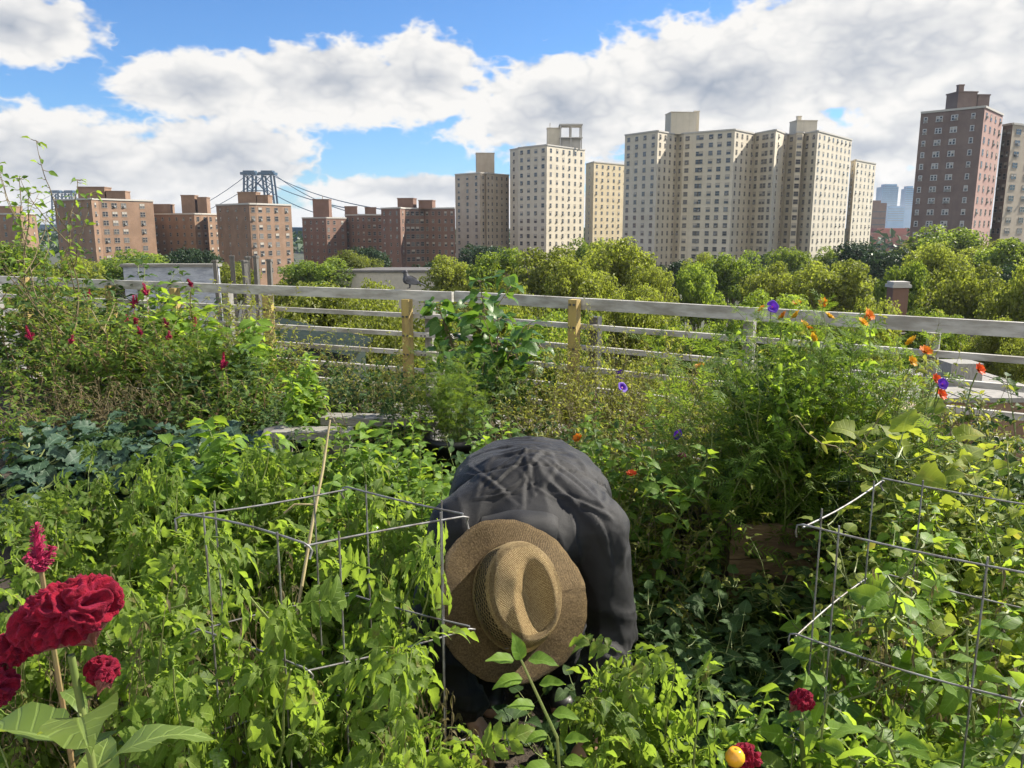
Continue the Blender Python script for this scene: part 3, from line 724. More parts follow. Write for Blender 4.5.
def velvet(name, c1, c2, sheen):
    m, nt, b = mat(name); co = nd(nt, 'ShaderNodeTexCoord').outputs['Object']
    f = sstep(nt, nz(nt, co, 60, 4), .3, .7); nt.links.new(mixc(nt, f, c1, c2), b.inputs['Base Color'])
    b.inputs['Roughness'].default_value = .8; b.inputs['Specular IOR Level'].default_value = .2
    b.inputs['Sheen Weight'].default_value = .35; b.inputs['Sheen Tint'].default_value = (*sheen, 1); b.inputs['Sheen Roughness'].default_value = .4
    bp = nd(nt, 'ShaderNodeBump'); bp.inputs['Strength'].default_value = .9; bp.inputs['Distance'].default_value = .003
    nt.links.new(nz(nt, co, 420, 3), bp.inputs['Height']); nt.links.new(bp.outputs[0], b.inputs['Normal'])
    return m
M['crimson'] = velvet('crimson_velvet_petals', (.10, .001, .010), (.24, .003, .017), (1, .12, .3))
M['magenta'] = velvet('magenta_plume', (.26, .004, .04), (.46, .02, .09), (1, .3, .5))
M['pinkseed'] = velvet('pale_pink_seed_flank', (.20, .045, .045), (.32, .13, .09), (.9, .6, .5))
def petal_mat(n, c, t): 
    return leaf_mat(n, tuple(x * .8 for x in c), c, t, .3, .55)
M['orange'] = petal_mat('orange_petals', (.75, .22, .015), (.8, .28, .02))
M['yellowpetal'] = petal_mat('golden_petals', (.80, .42, .02), (.85, .5, .03))
M['redorange'] = petal_mat('red_orange_petals', (.75, .10, .02), (.8, .15, .02))
M['violet'] = petal_mat('violet_petals', (.10, .02, .42), (.16, .03, .5))
M['pinkpetal'] = petal_mat('pink_petals', (.45, .10, .22), (.5, .15, .3))
M['anther'] = simple('flower_centre', (.30, .16, .01), (.20, .08, .01), 60, .8)
M['tomgreen'] = simple('unripe_tomato_skin', (.16, .26, .045), (.24, .34, .08), 5, .25)
M['tomyellow'] = simple('ripe_yellow_orange_tomato_skin', (.70, .30, .015), (.78, .40, .03), 8, .22)

def leafT(wf, rows=6, fold=.3, droop=.6, wave=0., wn=2.2, twist=0., tip=1.0):
    s = np.linspace(0, 1, rows + 1); ang = np.linspace(-.15, droop, rows + 1)
    dy = np.cos(ang) / rows; dz = -np.sin(ang) / rows
    y = np.concatenate([[0], np.cumsum(dy[1:])]); z = np.concatenate([[0], np.cumsum(dz[1:])])
    w = np.array([max(wf(a), .004) for a in s]); V = []; U = []
    for i in range(rows + 1):
        wv = wave * math.sin(s[i] * math.pi * 2 * wn); t = twist * s[i]
        for sg in (-1, 0, 1):
            x = sg * w[i]; zz = z[i] + abs(x) * fold + (wv if sg == 1 else -wv * .7 if sg == -1 else 0)
            V.append((x * math.cos(t), y[i], zz + x * math.sin(t))); U.append((.5 + sg * .5, s[i]))
    F = []
    for i in range(rows):
        a = i * 3; F += [(a, a + 1, a + 4, a + 3), (a + 1, a + 2, a + 5, a + 4)]
    return np.array(V), np.array(F), np.array(U)
ovate = lambda k=.3: (lambda s: k * math.sin(math.pi * min(1, s ** .75)) ** .9 * (1 - .25 * s))
lance = lambda k=.14: (lambda s: k * math.sin(math.pi * s ** .85))
def serr(k=.27):
    return lambda s: k * math.sin(math.pi * s ** .75) ** .9 * (1 + .17 * math.sin(s * 6.283 * 3.4 + .5)) * (1 - .25 * s)
heart = lambda k=.42: (lambda s: k * (math.sin(math.pi * min(1, (s * .92 + .08)) ** .55) ** .8))
def basis(d, up=(0, 0, 1), roll=0.):
    d = np.asarray(d, float); d = d / np.linalg.norm(d); x = np.cross(d, up)
    if np.linalg.norm(x) < 1e-3: x = np.array((1., 0, 0))
    x /= np.linalg.norm(x); z = np.cross(x, d); c, s = math.cos(roll), math.sin(roll)
    return np.stack([c * x + s * z, d, -s * x + c * z], 1)
def merge(items):
    V = []; F = []; U = []; n = 0
    for v, f, u in items: V.append(v); F.append(f + n); U.append(u); n += len(v)
    return np.vstack(V), np.vstack(F), np.vstack(U)
def rachis(P, r):
    b = MB(); b.tube(P, r, 3, cap=False); return np.vstack(b.V), np.vstack(b.F)[:, :4], np.full((len(np.vstack(b.V)), 2), .5)
def compound(r, pairs=3, ls=.36, droop=.7, base=serr(), small=True):
    """pinnate leaf of unit length: leaflets on a drooping rachis"""
    k = 10; ang = np.linspace(-.25, droop, k); y = np.cumsum(np.cos(ang)) / k; z = -np.cumsum(np.sin(ang)) / k
    P = np.stack([r.normal(0, .01, k), y, z], 1) * .72; it = [rachis(P, np.linspace(.014, .006, k))]
    for j in range(pairs):
        i = 3 + int((k - 4) * j / max(1, pairs - 1) * .85)
        for sg in (-1, 1):
            T = leafT(base, 10, r.uniform(.1, .7), r.uniform(.2, 1.3), .045, 1.6, r.normal(0, .5))
            d = (sg * r.uniform(.8, 1.1), .55 + .1 * j, r.uniform(-.35, .2)); sc = ls * r.uniform(.75, 1.1) * (.8 + .12 * j)
            B = basis(d, (0, 0, 1), sg * r.uniform(-.3, .5)); it.append(((T[0] * sc) @ B.T + P[i], T[1], T[2]))
        if small and j:
            i2 = i - 1
            for sg in (-1, 1):
                T = leafT(base, 4, .3, .4); B = basis((sg, .3, 0)); it.append(((T[0] * ls * .3) @ B.T + P[i2], T[1], T[2]))
    T = leafT(base, 10, r.uniform(.1, .6), r.uniform(.3, 1.2), .045, 1.6, r.normal(0, .4)); B = basis((r.uniform(-.2, .2), 1, -math.sin(droop) * .9), (0, 0, 1))
    it.append(((T[0] * ls * 1.15) @ B.T + P[-1], T[1], T[2]))
    return merge(it)
R0 = np.random.default_rng(3)
LT = {
 'tomato': [compound(R0, 3, .36, d) for d in (.5, .8, 1.1, 1.4)] + [compound(R0, 2, .42, .9)],
 'ovate': [leafT(ovate(.29), 9, f, d, .035) for f, d in ((.25, .3), (.4, .7), (.15, 1.0), (.5, .2))],
 'lance': [leafT(lance(.17), 6, f, d, .02) for f, d in ((.3, .4), (.2, .9), (.4, 1.3))],
 'serr': [leafT(serr(.33), 9, f, d, .03) for f, d in ((.3, .4), (.2, .9), (.45, .7))],
 'kale': [leafT(lambda s: .30 * (s ** .6) * math.sqrt(max(0, 1 - s ** 4)) * (1 + .18 * math.sin(s * 40)), 14, f, d, .07, 4) for f, d in ((.2, .9), (.4, 1.2), (.1, .6))],
 'heart': [leafT(heart(.40), 8, f, d, .03) for f, d in ((.2, .4), (.35, .8), (.1, .6))],
 'squash': [leafT(lambda s: .5 * (math.sin(math.pi * (s * .93 + .07) ** .6) ** .6) * (1 + .10 * math.sin(s * 17)), 10, f, d, .05, 1.5) for f, d in ((.15, .3), (.3, .7), (.05, .9))],
 'thin': [leafT(lance(.055), 4, .1, d) for d in (.2, .8)],
}
def feather(r):
    it = []; P = np.array([(0, 0, 0), (0, .35, .03), (0, .7, .02), (0, 1, -.06)]); it.append(rachis(P, .008))
    for j in range(7):
        y = .15 + j * .12
        for sg in (-1, 1):
            T = leafT(lance(.09), 3, .1, .3); B = basis((sg * .8, .7, r.uniform(-.3, .4))); it.append(((T[0] * .32 * r.uniform(.7, 1.1)) @ B.T + np.array((0, y, .02)), T[1], T[2]))
    return merge(it)
LT['feather'] = [feather(R0) for _ in range(3)]

def gen(seed, h=1., stems=5, spread=.3, lean=.25, leaf='ovate', ls=.12, gap=.05, t0=.15, pet=.05, elev=(.1, .7), branch=3, bl=.35, sr=.008, per=1, crown=3, wig=.02, taper=.5, spring=.5, rollv=.45, hr=(.6, 1.08)):
    r = np.random.default_rng(seed); st = MB(); lf = MB(); tops = []; nodes = []
    Ts = LT[leaf]
    def put(p, a, t, k=1.):
        e = r.uniform(*elev); d = np.array((math.cos(a) * math.cos(e), math.sin(a) * math.cos(e), math.sin(e)))
        q = p
        if pet > 0:
            q = p + d * pet * k * r.uniform(.6, 1.3); st.tube([p, (p + q) / 2 + np.array((0, 0, -.1 * pet)), q], [sr * .4, sr * .35, sr * .3], 3, cap=False)
        T = Ts[r.integers(len(Ts))]; sc = ls * r.uniform(.65, 1.2) * (1 - taper * t) * k
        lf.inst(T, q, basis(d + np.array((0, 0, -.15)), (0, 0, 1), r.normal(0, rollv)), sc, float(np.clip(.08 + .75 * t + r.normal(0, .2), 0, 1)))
    def grow(base, d0, ln, rad, depth, tt0):
        n = max(5, int(ln / .06)); P = [np.array(base, float)]; d = np.array(d0, float); d /= np.linalg.norm(d)
        for i in range(n):
            d = d + r.normal(0, wig * 4, 3) + np.array((0, 0, spring * .12)); d /= np.linalg.norm(d); P.append(P[-1] + d * ln / n)
        P = np.array(P); st.tube(P, np.linspace(rad, rad * .35, len(P)), 5)
        a = r.uniform(0, 6.28); m = max(2, int(ln / gap))
        for j in range(m):
            t = tt0 + (1 - tt0) * (j + r.uniform(0, .8)) / m; t = min(t, .99); i = t * n; i0 = min(int(i), n - 1); p = P[i0] + (P[i0 + 1] - P[i0]) * (i - i0)
            a += 2.4 + r.normal(0, .3); nodes.append(p)
            for q in range(per): put(p, a + q * 6.283 / per + r.normal(0, .2), t if depth == 0 else .3 + .6 * t)
        for q in range(crown): put(P[-1], a + q * 2.1, .9)
        tops.append(P[-1])
        if depth < 1:
            for q in range(branch):
                t = .25 + .6 * (q + r.uniform(0, .8)) / max(1, branch); p = P[int(t * n)]; a2 = r.uniform(0, 6.28)
                grow(p, (math.cos(a2), math.sin(a2), r.uniform(.5, 1.2)), bl * ln * r.uniform(.7, 1.2), rad * .6, 1, .15)
    for s in range(stems):
        a = s * 2.4 + r.uniform(0, .6); q = spread * math.sqrt((s + .5) / stems)
        b = (math.cos(a) * q * .5, math.sin(a) * q * .5, 0)
        grow(b, (math.cos(a) * lean * q / spread, math.sin(a) * lean * q / spread, 1), h * r.uniform(*hr), sr, 0, t0)
    return st, lf, np.array(tops), np.array(nodes)

def flower_mesh(m, n=8, rad=.028, cup=.3, w=.34, m2='anther', rows=4):
    b = MB(); T = leafT(lambda s: w * math.sin(math.pi * (s * .85 + .08) ** .8) ** .7, rows, .25, -.2, .02)
    for layer in range(2):
        for k in range(n):
            a = k * 6.283 / n + layer * .4; d = (math.cos(a), math.sin(a), cup + layer * .35)
            b.inst(T, (0, 0, .002 * layer), basis(d), rad * (1 - .2 * layer), R0.uniform(.2, 1))
    b.lathe([(0, .008), (.005, .007), (.007, .003), (.006, 0)], 8, m=1)
    return b.mesh('flower', [M[m], M[m2]])
FL = {k: flower_mesh(k) for k in ('orange', 'yellowpetal', 'redorange', 'pinkpetal')}
def trumpet():
    b = MB(); prof = [(.004, -.03), (.008, -.012), (.016, .004), (.030, .012), (.036, .010)]
    n = 20; V = []
    for r_, z in prof:
        for j in range(n):
            a = j * 6.283 / n; k = 1 + .06 * math.cos(a * 5); V.append((r_ * k * math.cos(a), r_ * k * math.sin(a), z))
    b.add(V, [(i * n + j, i * n + (j + 1) % n, (i + 1) * n + (j + 1) % n, (i + 1) * n + j) for i in range(len(prof) - 1) for j in range(n)])
    b.lathe([(0, .004), (.006, .003)], 8, m=1)
    return b.mesh('flower', [M['violet'], M['pinkpetal']], True)
FL['violet'] = trumpet()
def plume_mesh(seed=1, h=.13, w=.02):
    r = np.random.default_rng(seed); b = MB(); T = leafT(lance(.3), 2, .2, .2)
    def spike(o, d, h, w):
        B = basis(d)
        for k in range(int(240 * h / .13)):
            t = r.uniform(0, 1); a = r.uniform(0, 6.283); rr = w * (1 - t) ** .6 * (.6 + .4 * min(1, t * 6))
            p = np.array(o) + np.array(d) * h * t + (B[:, 0] * math.cos(a) + B[:, 2] * math.sin(a)) * rr * .75
            b.inst(T, p, basis(np.array(d) * .5 + B[:, 0] * math.cos(a) + B[:, 2] * math.sin(a)), .014 * r.uniform(.7, 1.2), r.uniform(0, 1))
        b.tube([o, np.array(o) + np.array(d) * h * .5, np.array(o) + np.array(d) * h], [w * .7, w * .6, w * .1], 6)
    spike((0, 0, 0), np.array((0, 0, 1.)), h, w)
    for k in range(3):
        a = k * 2.1 + r.uniform(0, 1); d = np.array((math.cos(a) * .6, math.sin(a) * .6, .8)); spike((0, 0, .01), d / np.linalg.norm(d), h * .45, w * .7)
    return b.mesh('flower_plume', M['magenta'])
PLM = [plume_mesh(1), plume_mesh(2, .10, .016)]
def tomato_mesh(m):
    b = MB(); r = .028
    b.lathe([(0.0005, r * .8), (r * .25, r * .92), (r * .6, r * .8), (r * .95, r * .25), (r * .98, -r * .15), (r * .75, -r * .65), (r * .35, -r * .92), (.0005, -r)], 14)
    T = leafT(lance(.2), 3, .1, .9)
    for k in range(5): b.inst(T, (0, 0, r * .88), basis((math.cos(k * 1.257), math.sin(k * 1.257), .1)), r * .9, .4, 1)
    return b.mesh('tomato', [M[m], L['basil']], True)
TOM = {'g': tomato_mesh('tomgreen'), 'y': tomato_mesh('tomyellow')}

PP = {}
def proto(kind, sm, lm, variants, **kw):
    PP[kind] = []
    for v in range(variants):
        st, lf, tops, nodes = gen(hash_(kind) + v * 17, **kw)
        zmax = max(float(x[:, 2].max()) for x in lf.V)
        PP[kind].append((st.mesh('stem', L[sm]), lf.mesh('foliage', L[lm], True), tops, nodes, zmax))
hash_ = lambda s: sum(ord(c) * (i + 3) for i, c in enumerate(s))
proto('tomato', 'stem', 'tomato', 4, h=1.0, stems=5, spread=.38, lean=.32, leaf='tomato', ls=.24, gap=.07, pet=.0, elev=(-.8, .5), branch=3, bl=.34, sr=.007, wig=.035, t0=.12, taper=.35, crown=4, rollv=.9, hr=(.45, 1.08))
proto('pepper', 'stem', 'basil', 3, h=.8, stems=5, spread=.22, lean=.35, leaf='ovate', ls=.115, gap=.032, pet=.03, elev=(-.6, .7), branch=4, bl=.42, sr=.006, wig=.03, t0=.12, rollv=.7)
proto('sunchoke', 'stem', 'basil', 3, h=1.0, stems=6, spread=.30, lean=.3, leaf='serr', ls=.17, gap=.035, pet=.02, elev=(-.3, .7), branch=2, bl=.3, sr=.006, t0=.1, per=2, taper=.3)
proto('amaranth', 'redstem', 'shrub', 3, h=1.1, stems=7, spread=.42, lean=.4, leaf='lance', ls=.13, gap=.028, pet=.02, elev=(-.5, .7), branch=5, bl=.35, sr=.006, t0=.08)
proto('kale', 'stem', 'kale', 2, h=.42, stems=6, spread=.45, lean=.35, leaf='kale', ls=.20, gap=.025, pet=.06, elev=(0, .9), branch=0, sr=.012, t0=.35, crown=6, taper=.2)
proto('wisp', 'brownstem', 'wisp', 3, h=1.0, stems=16, spread=.42, lean=.5, leaf='lance', ls=.06, gap=.03, pet=.0, elev=(-.4, 1.0), branch=5, bl=.4, sr=.0035, wig=.05, t0=.1)
proto('dry', 'brownstem', 'dry', 2, h=.9, stems=12, spread=.4, lean=.5, leaf='lance', ls=.07, gap=.06, pet=.0, elev=(-1.0, .5), branch=6, bl=.4, sr=.004, wig=.06, t0=.15)
proto('cosmos', 'stem', 'cosmos', 2, h=1.0, stems=18, spread=.42, lean=.40, leaf='feather', ls=.16, gap=.036, pet=.0, elev=(-.2, .9), branch=5, bl=.4, sr=.0045, wig=.035, t0=.08)
proto('squash', 'stem', 'squash', 2, h=.85, stems=6, spread=.5, lean=.8, leaf='squash', ls=.095, gap=.06, pet=.10, elev=(0, .9), branch=2, bl=.5, sr=.006, wig=.07, t0=.05, spring=.2, taper=.3)
proto('bean', 'stem', 'squash', 2, h=1.0, stems=7, spread=.26, lean=.22, leaf='heart', ls=.058, gap=.045, pet=.04, elev=(-.4, .8), branch=3, bl=.4, sr=.004, wig=.06, t0=.08, rollv=.8)
proto('low', 'stem', 'low', 3, h=.36, stems=9, spread=.5, lean=.9, leaf='heart', ls=.10, gap=.03, pet=.06, elev=(0, .9), branch=2, bl=.5, sr=.004, wig=.05, t0=.05)
proto('mint', 'stem', 'basil', 3, h=.6, stems=16, spread=.42, lean=.35, leaf='serr', ls=.075, gap=.024, pet=.008, elev=(-.2, .8), branch=2, bl=.3, sr=.0035, t0=.1, per=2)
proto('sprawl', 'stem', 'low', 2, h=.75, stems=10, spread=.45, lean=.5, leaf='ovate', ls=.085, gap=.03, pet=.02, elev=(-.4, .8), branch=4, bl=.4, sr=.004, wig=.05, t0=.06)
CNT = {}
PG = {}
def plant(kind, px, py, y, label, name='plant', cat='plant', group=None, z0=0.02, wide=1., flowers=(), fruit=0, hmin=.15, x=None):
    """px, py: the plant's top in the photograph; y: distance; it stands at z0"""
    i = CNT.get(kind, 0); CNT[kind] = i + 1
    sm, fm, tops, nodes, zm = PP[kind][i % len(PP[kind])]
    top = at(px, py, y); h = max(hmin, top.z - z0)
    t = thing(name, label, cat, (top.x if x is None else x, y, z0), rng.uniform(0, 6.283), group)
    s = h / zm; w = s * wide if s > .7 else max(s, .7) * wide
    t.scale = (w, w, s)
    link('stem', sm, t); link('foliage', fm, t)
    inv = (1 / w, 1 / w, 1 / s)
    fl = list(flowers); r = np.random.default_rng(i + 100 * len(kind))
    if fl:
        idx = np.argsort(-tops[:, 2])[:max(len(fl) * 2, 4)]; r.shuffle(idx)
        for k, (fk, sc) in enumerate(fl):
            p = tops[idx[k % len(idx)]]
            me = PLM[k % 2] if fk == 'plume' else FL[fk]
            o = link('flower_plume' if fk == 'plume' else 'flower', me, t, (p[0], p[1], p[2] + (.0 if fk == 'plume' else .03 / s)))
            o.scale = [sc * v for v in inv]
            o.rotation_euler = (r.normal(0, .25), r.normal(0, .25), 0) if fk == 'plume' else (r.uniform(.2, 1.2), r.uniform(-.5, .5), r.uniform(0, 6.28))
    for k in range(fruit):
        c = nodes[(nodes[:, 2] > .3 * zm)]
        p = c[r.integers(len(c))]
        o = link('tomato', TOM['g'], t, (p[0] * 1.15, p[1] * 1.15, p[2] - .04)); o.scale = [v * r.uniform(.7, 1.25) for v in inv]
    return t
TG_ = 'tomato plants in the sunlit left bed'
def T(px, py, y, lab, **k): plant('tomato', px, py, y, lab, 'tomato_plant', 'tomato plant', TG_, **k)
T(25, 462, 3.5, 'tomato plant at the back of the left bed against the picture edge')
T(95, 452, 3.3, 'tomato plant in front of the blue green kale')
T(300, 442, 3.3, 'tomato plant in front of the grey plank and black pot')
T(35, 505, 2.7, 'tomato plant at the left edge above the small red plume', fruit=2)
T(120, 486, 2.8, 'tomato plant in the middle row straight above the big red cockscomb', fruit=2)
T(235, 470, 2.7, 'tomato plant behind the left corner of the left wire cage', fruit=2)
T(355, 468, 2.6, 'tomato plant behind the back of the left wire cage', fruit=2)
T(10, 560, 2.0, 'tomato plant close behind the small red plume', fruit=1)
T(95, 530, 2.1, 'tomato plant between the red plume and the left cage, farther of two', fruit=3)
T(180, 520, 2.15, 'tomato plant just outside the left corner of the left cage', fruit=2)
T(385, 500, 2.3, 'tomato plant between the left wire cage and the gardener', fruit=2, wide=.8)
T(150, 585, 1.65, 'tomato plant right behind the big red cockscomb', fruit=4, wide=.75)
T(300, 485, 1.72, 'tomato plant growing inside the left wire cage, farther of two', fruit=4, wide=.6)
T(335, 545, 1.64, 'tomato plant inside the left cage near its right side', fruit=5, wide=.55)
T(225, 630, 1.38, 'tomato plant low in front of the left face of the left cage', fruit=3, wide=.65)
T(335, 640, 1.28, 'lowest tomato plant in front of the left cage corner', fruit=3, wide=.8)
T(130, 690, 1.3, 'tomato plant under the big red cockscomb', fruit=2, wide=.65)
def P(kind, px, py, y, lab, name, cat, **k): plant(kind, px, py, y, lab, name, cat, **k)
# tall broad leaved plants at the back of the tomato bed
P('sunchoke', 178, 424, 3.55, 'bright green coarse leaved plant rising above the left tomato bed', 'sunchoke_plant', 'leafy plant', group='coarse leaved tall plants')
P('sunchoke', 228, 425, 3.5, 'coarse leaved plant with pale raised top in front of the dark shrubs', 'sunchoke_plant', 'leafy plant', group='coarse leaved tall plants')
P('sunchoke', 345, 432, 3.4, 'coarse leaved plant left of the grey plank', 'sunchoke_plant', 'leafy plant', group='coarse leaved tall plants')
P('mint', 420, 446, 3.0, 'bushy mint like herb at the left of the gardeners back', 'herb', 'herb', group='green herbs behind the gardener')
P('mint', 395, 452, 3.3, 'bushy herb left of the middle black pot', 'herb', 'herb', group='green herbs behind the gardener')
P('mint', 455, 440, 3.2, 'bushy herb touching the left shoulder of the gardener', 'herb', 'herb', group='green herbs behind the gardener')
P('sprawl', 500, 425, 3.5, 'leafy low plant right behind the gardeners back', 'bed_plant', 'plant', group='leafy plants behind the gardener')
P('mint', 560, 418, 3.6, 'green leafy herb behind the middle of the gardeners back', 'herb', 'herb', group='green herbs behind the gardener')
P('sprawl', 615, 410, 3.6, 'leafy plant above the gardeners right shoulder', 'bed_plant', 'plant', group='leafy plants behind the gardener', flowers=[('redorange', 1.1), ('orange', 1.0)])
P('wisp', 640, 395, 3.7, 'wispy yellow green weed between the gardener and the fence', 'wispy_weed', 'weed', group='wispy weeds along the fence')
P('wisp', 690, 400, 3.3, 'wispy yellow green weed right of the gardener left of the plank box', 'wispy_weed', 'weed', group='wispy weeds along the fence')
P('wisp', 720, 372, 3.9, 'wispy yellow weed left of the orange flowering bush', 'wispy_weed', 'weed', group='wispy weeds along the fence', flowers=[('orange', 1.0)])
P('wisp', 565, 372, 5.0, 'wispy weed tangled round the tan post', 'wispy_weed', 'weed', group='wispy weeds along the fence')
P('wisp', 530, 350, 5.4, 'wispy weed between the potted tree and the tan post', 'wispy_weed', 'weed', group='wispy weeds along the fence')
P('dry', 560, 395, 4.6, 'dry brown bush in front of the tan post', 'dry_bush', 'dry bush', group='dry bushes')
P('dry', 500, 392, 4.7, 'dry brown bush below the potted tree', 'dry_bush', 'dry bush', group='dry bushes')
P('wisp', 620, 388, 4.5, 'wispy weed with a purple flower on the fence side', 'wispy_weed', 'weed', group='wispy weeds along the fence', flowers=[('violet', .9)])
P('sprawl', 550, 400, 4.3, 'dark leafy plant between dry brown bush and the gardener', 'bed_plant', 'plant', group='leafy plants behind the gardener')
P('wisp', 690, 425, 3.9, 'dark leafy plant under the wispy weeds', 'bed_plant', 'plant', group='leafy plants behind the gardener')
P('mint', 600, 425, 3.15, 'herb peeping over the gardeners back at right', 'herb', 'herb', group='green herbs behind the gardener')
P('wisp', 660, 440, 3.2, 'wispy weed beside the gardeners right arm', 'wispy_weed', 'weed', group='wispy weeds along the fence', flowers=[('redorange', .9), ('violet', .7), ('pinkpetal', 1)])
# kale in the shade
KG = 'blue green kale in the shaded bed'
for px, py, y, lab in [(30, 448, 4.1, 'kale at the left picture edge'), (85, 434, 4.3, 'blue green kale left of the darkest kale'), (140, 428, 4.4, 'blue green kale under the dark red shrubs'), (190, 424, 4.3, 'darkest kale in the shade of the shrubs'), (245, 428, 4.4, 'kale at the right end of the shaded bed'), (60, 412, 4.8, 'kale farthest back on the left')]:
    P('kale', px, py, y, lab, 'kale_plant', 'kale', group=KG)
# shrubs along the left fence
AG = 'tall weedy shrubs along the left fence'
pl = [('plume', .9), ('plume', .75), ('plume', .65)]
for kind, px, py, y, lab, fl in [
    ('amaranth', 35, 262, 8.4, 'bright leafy shrub rising over the rail at far left', ()),
    ('sprawl', 15, 245, 8.8, 'light green bush above the rail at the left picture edge', ()),
    ('sprawl', 70, 258, 8.5, 'light green bush above the rail beside the thin sapling', ()),
    ('amaranth', 100, 292, 7.6, 'shrub with reddish tops at the white brick wall', pl),
    ('amaranth', 135, 315, 6.9, 'shrub with crimson plumes below the white brick wall', pl),
    ('amaranth', 172, 325, 6.3, 'shrub with a few crimson plumes in the middle of the left shrubs', pl),
    ('sunchoke', 170, 284, 7.3, 'fresh green bush in front of the white brick wall', ()),
    ('wisp', 222, 282, 6.9, 'yellow flowering weedy bush below the grey stakes', ()),
    ('wisp', 246, 308, 6.9, 'yellowish weedy bush left of the tan double post', ()),
    ('cosmos', 205, 318, 6.3, 'feathery green bush below the grey stakes', ()),
    ('amaranth', 252, 335, 6.4, 'green shrub below the tan double post', pl[:1]),
    ('amaranth', 30, 318, 7.2, 'dark shrub low at the left picture edge', ()),
    ('amaranth', 68, 330, 6.6, 'dark green shrub below the thin sapling', pl[:2]),
    ('sprawl', 118, 268, 7.9, 'leafy bush hiding the rails left of the white brick wall', ()),
    ('wisp', 190, 274, 7.6, 'yellow green weed rising to the top rail below the white brick wall', ()),
    ('sunchoke', 240, 312, 6.6, 'light green bush below the dark stakes', ()),
    ('wisp', 296, 330, 6.6, 'tall yellow weed right of the tan double post', ()),
    ('amaranth', 150, 282, 7.0, 'tall reddish shrub at the middle of the white brick wall', pl[:2]),
    ('wisp', 85, 282, 8.2, 'reddish seed stalks at the left end of the white brick wall', ()),
    ('sprawl', 228, 335, 6.0, 'mid height leafy bush right of the feathery bush', ()),
    ('dry', 60, 370, 5.7, 'dry stalks at the left side of the shaded bed', ()),
    ('dry', 110, 372, 5.6, 'dry stalks under the crimson plumed shrub', ()),
    ('dry', 160, 368, 5.5, 'dry brown tangle in the middle of the left shrubs', ()),
    ('amaranth', 215, 360, 5.5, 'shaded shrub in front of the yellow weedy bush', pl[:1]),
    ('sprawl', 255, 375, 5.3, 'dark leafy plant left of the black pot', ()),
    ('amaranth', 20, 385, 5.5, 'shaded shrub at the left edge behind the kale', ()),
    ('sprawl', 110, 395, 5.1, 'dark leafy plant right behind the kale', ()),
    ('sprawl', 200, 398, 5.0, 'dark leafy plant behind the darkest kale', ()),
    ]:
    P(kind, px, py, y, lab, {'amaranth': 'amaranth_shrub', 'sprawl': 'leafy_bush', 'sunchoke': 'leafy_bush', 'wisp': 'weedy_bush', 'cosmos': 'leafy_bush', 'dry': 'dry_bush'}[kind], 'shrub', group=AG, flowers=fl, wide=1.15)
# pots
def pot(px, y, rad, h, label):
    z = .02; o = MB(); o.lathe([(.001, .02), (rad * .72, 0), (rad * .98, h * .9), (rad * 1.08, h * .9), (rad * 1.08, h), (rad * .95, h), (rad * .92, h * .88), (.001, h * .88)], 22)
    me = o.obj('plant_pot', M['pot'], None, True, (gx(px, y, .3), y, z)); return tag(me, label, 'plant pot', 'black plastic pots')
pot(288, 4.75, .18, .44, 'black pot on the grey plank beside the left shrubs')
pot(456, 4.6, .17, .46, 'black pot under the bushy potted plant in the middle')
pot(408, 4.7, .15, .40, 'black pot left of the middle one below the pigeon')
P('sunchoke', 298, 355, 4.75, 'broad leaved plant growing in the left black pot', 'potted_plant', 'potted plant', z0=.38, wide=.7)
P('sprawl', 405, 355, 4.7, 'dark bushy plant in the pot below the pigeon', 'potted_plant', 'potted plant', z0=.34, wide=.6)
P('cosmos', 455, 342, 4.6, 'dark feathery bush in the middle black pot', 'potted_plant', 'potted plant', z0=.40, wide=.7)
P('sprawl', 430, 352, 5.3, 'dark leafy bush between the two middle pots', 'leafy_bush', 'shrub', wide=.8)
P('sprawl', 495, 345, 5.4, 'dark leafy bush right of the middle pot', 'leafy_bush', 'shrub', wide=.8)
P('sprawl', 330, 330, 6.2, 'slender leafy plant in front of the dark green shed', 'leafy_bush', 'shrub', wide=.45)
P('sprawl', 365, 385, 5.6, 'thin leafy plant behind the grey plank', 'leafy_bush', 'shrub', wide=.7)
# potted tree with glossy leaves
def sapling(px, py, y, label, h0, leaf, lm, ls, stems, seed, dens, wide, sm='brownstem', z0=.02):
    top = at(px, py, y); h = top.z - z0
    st, lf, tops, nodes = gen(seed, h=h * .92, stems=stems, spread=wide, lean=.25, leaf=leaf, ls=ls, gap=dens, t0=h0, pet=.04, elev=(-.7, .5), branch=6, bl=.35, sr=.010, wig=.03, crown=4, taper=.2, hr=(.8, 1.05))
    t = thing('young_tree', label, 'young tree', (top.x, y, z0)); st.obj('trunk', L[sm], t); lf.obj('crown', L[lm], t, True)
sapling(490, 260, 5.9, 'young tree with large glossy heart shaped leaves before the fence', .5, 'heart', 'gloss', .14, 5, 401, .065, .48)
sapling(42, 142, 7.6, 'thin sparse sapling reaching above the roofline at far left', .62, 'ovate', 'basil', .085, 3, 77, .09, .45)
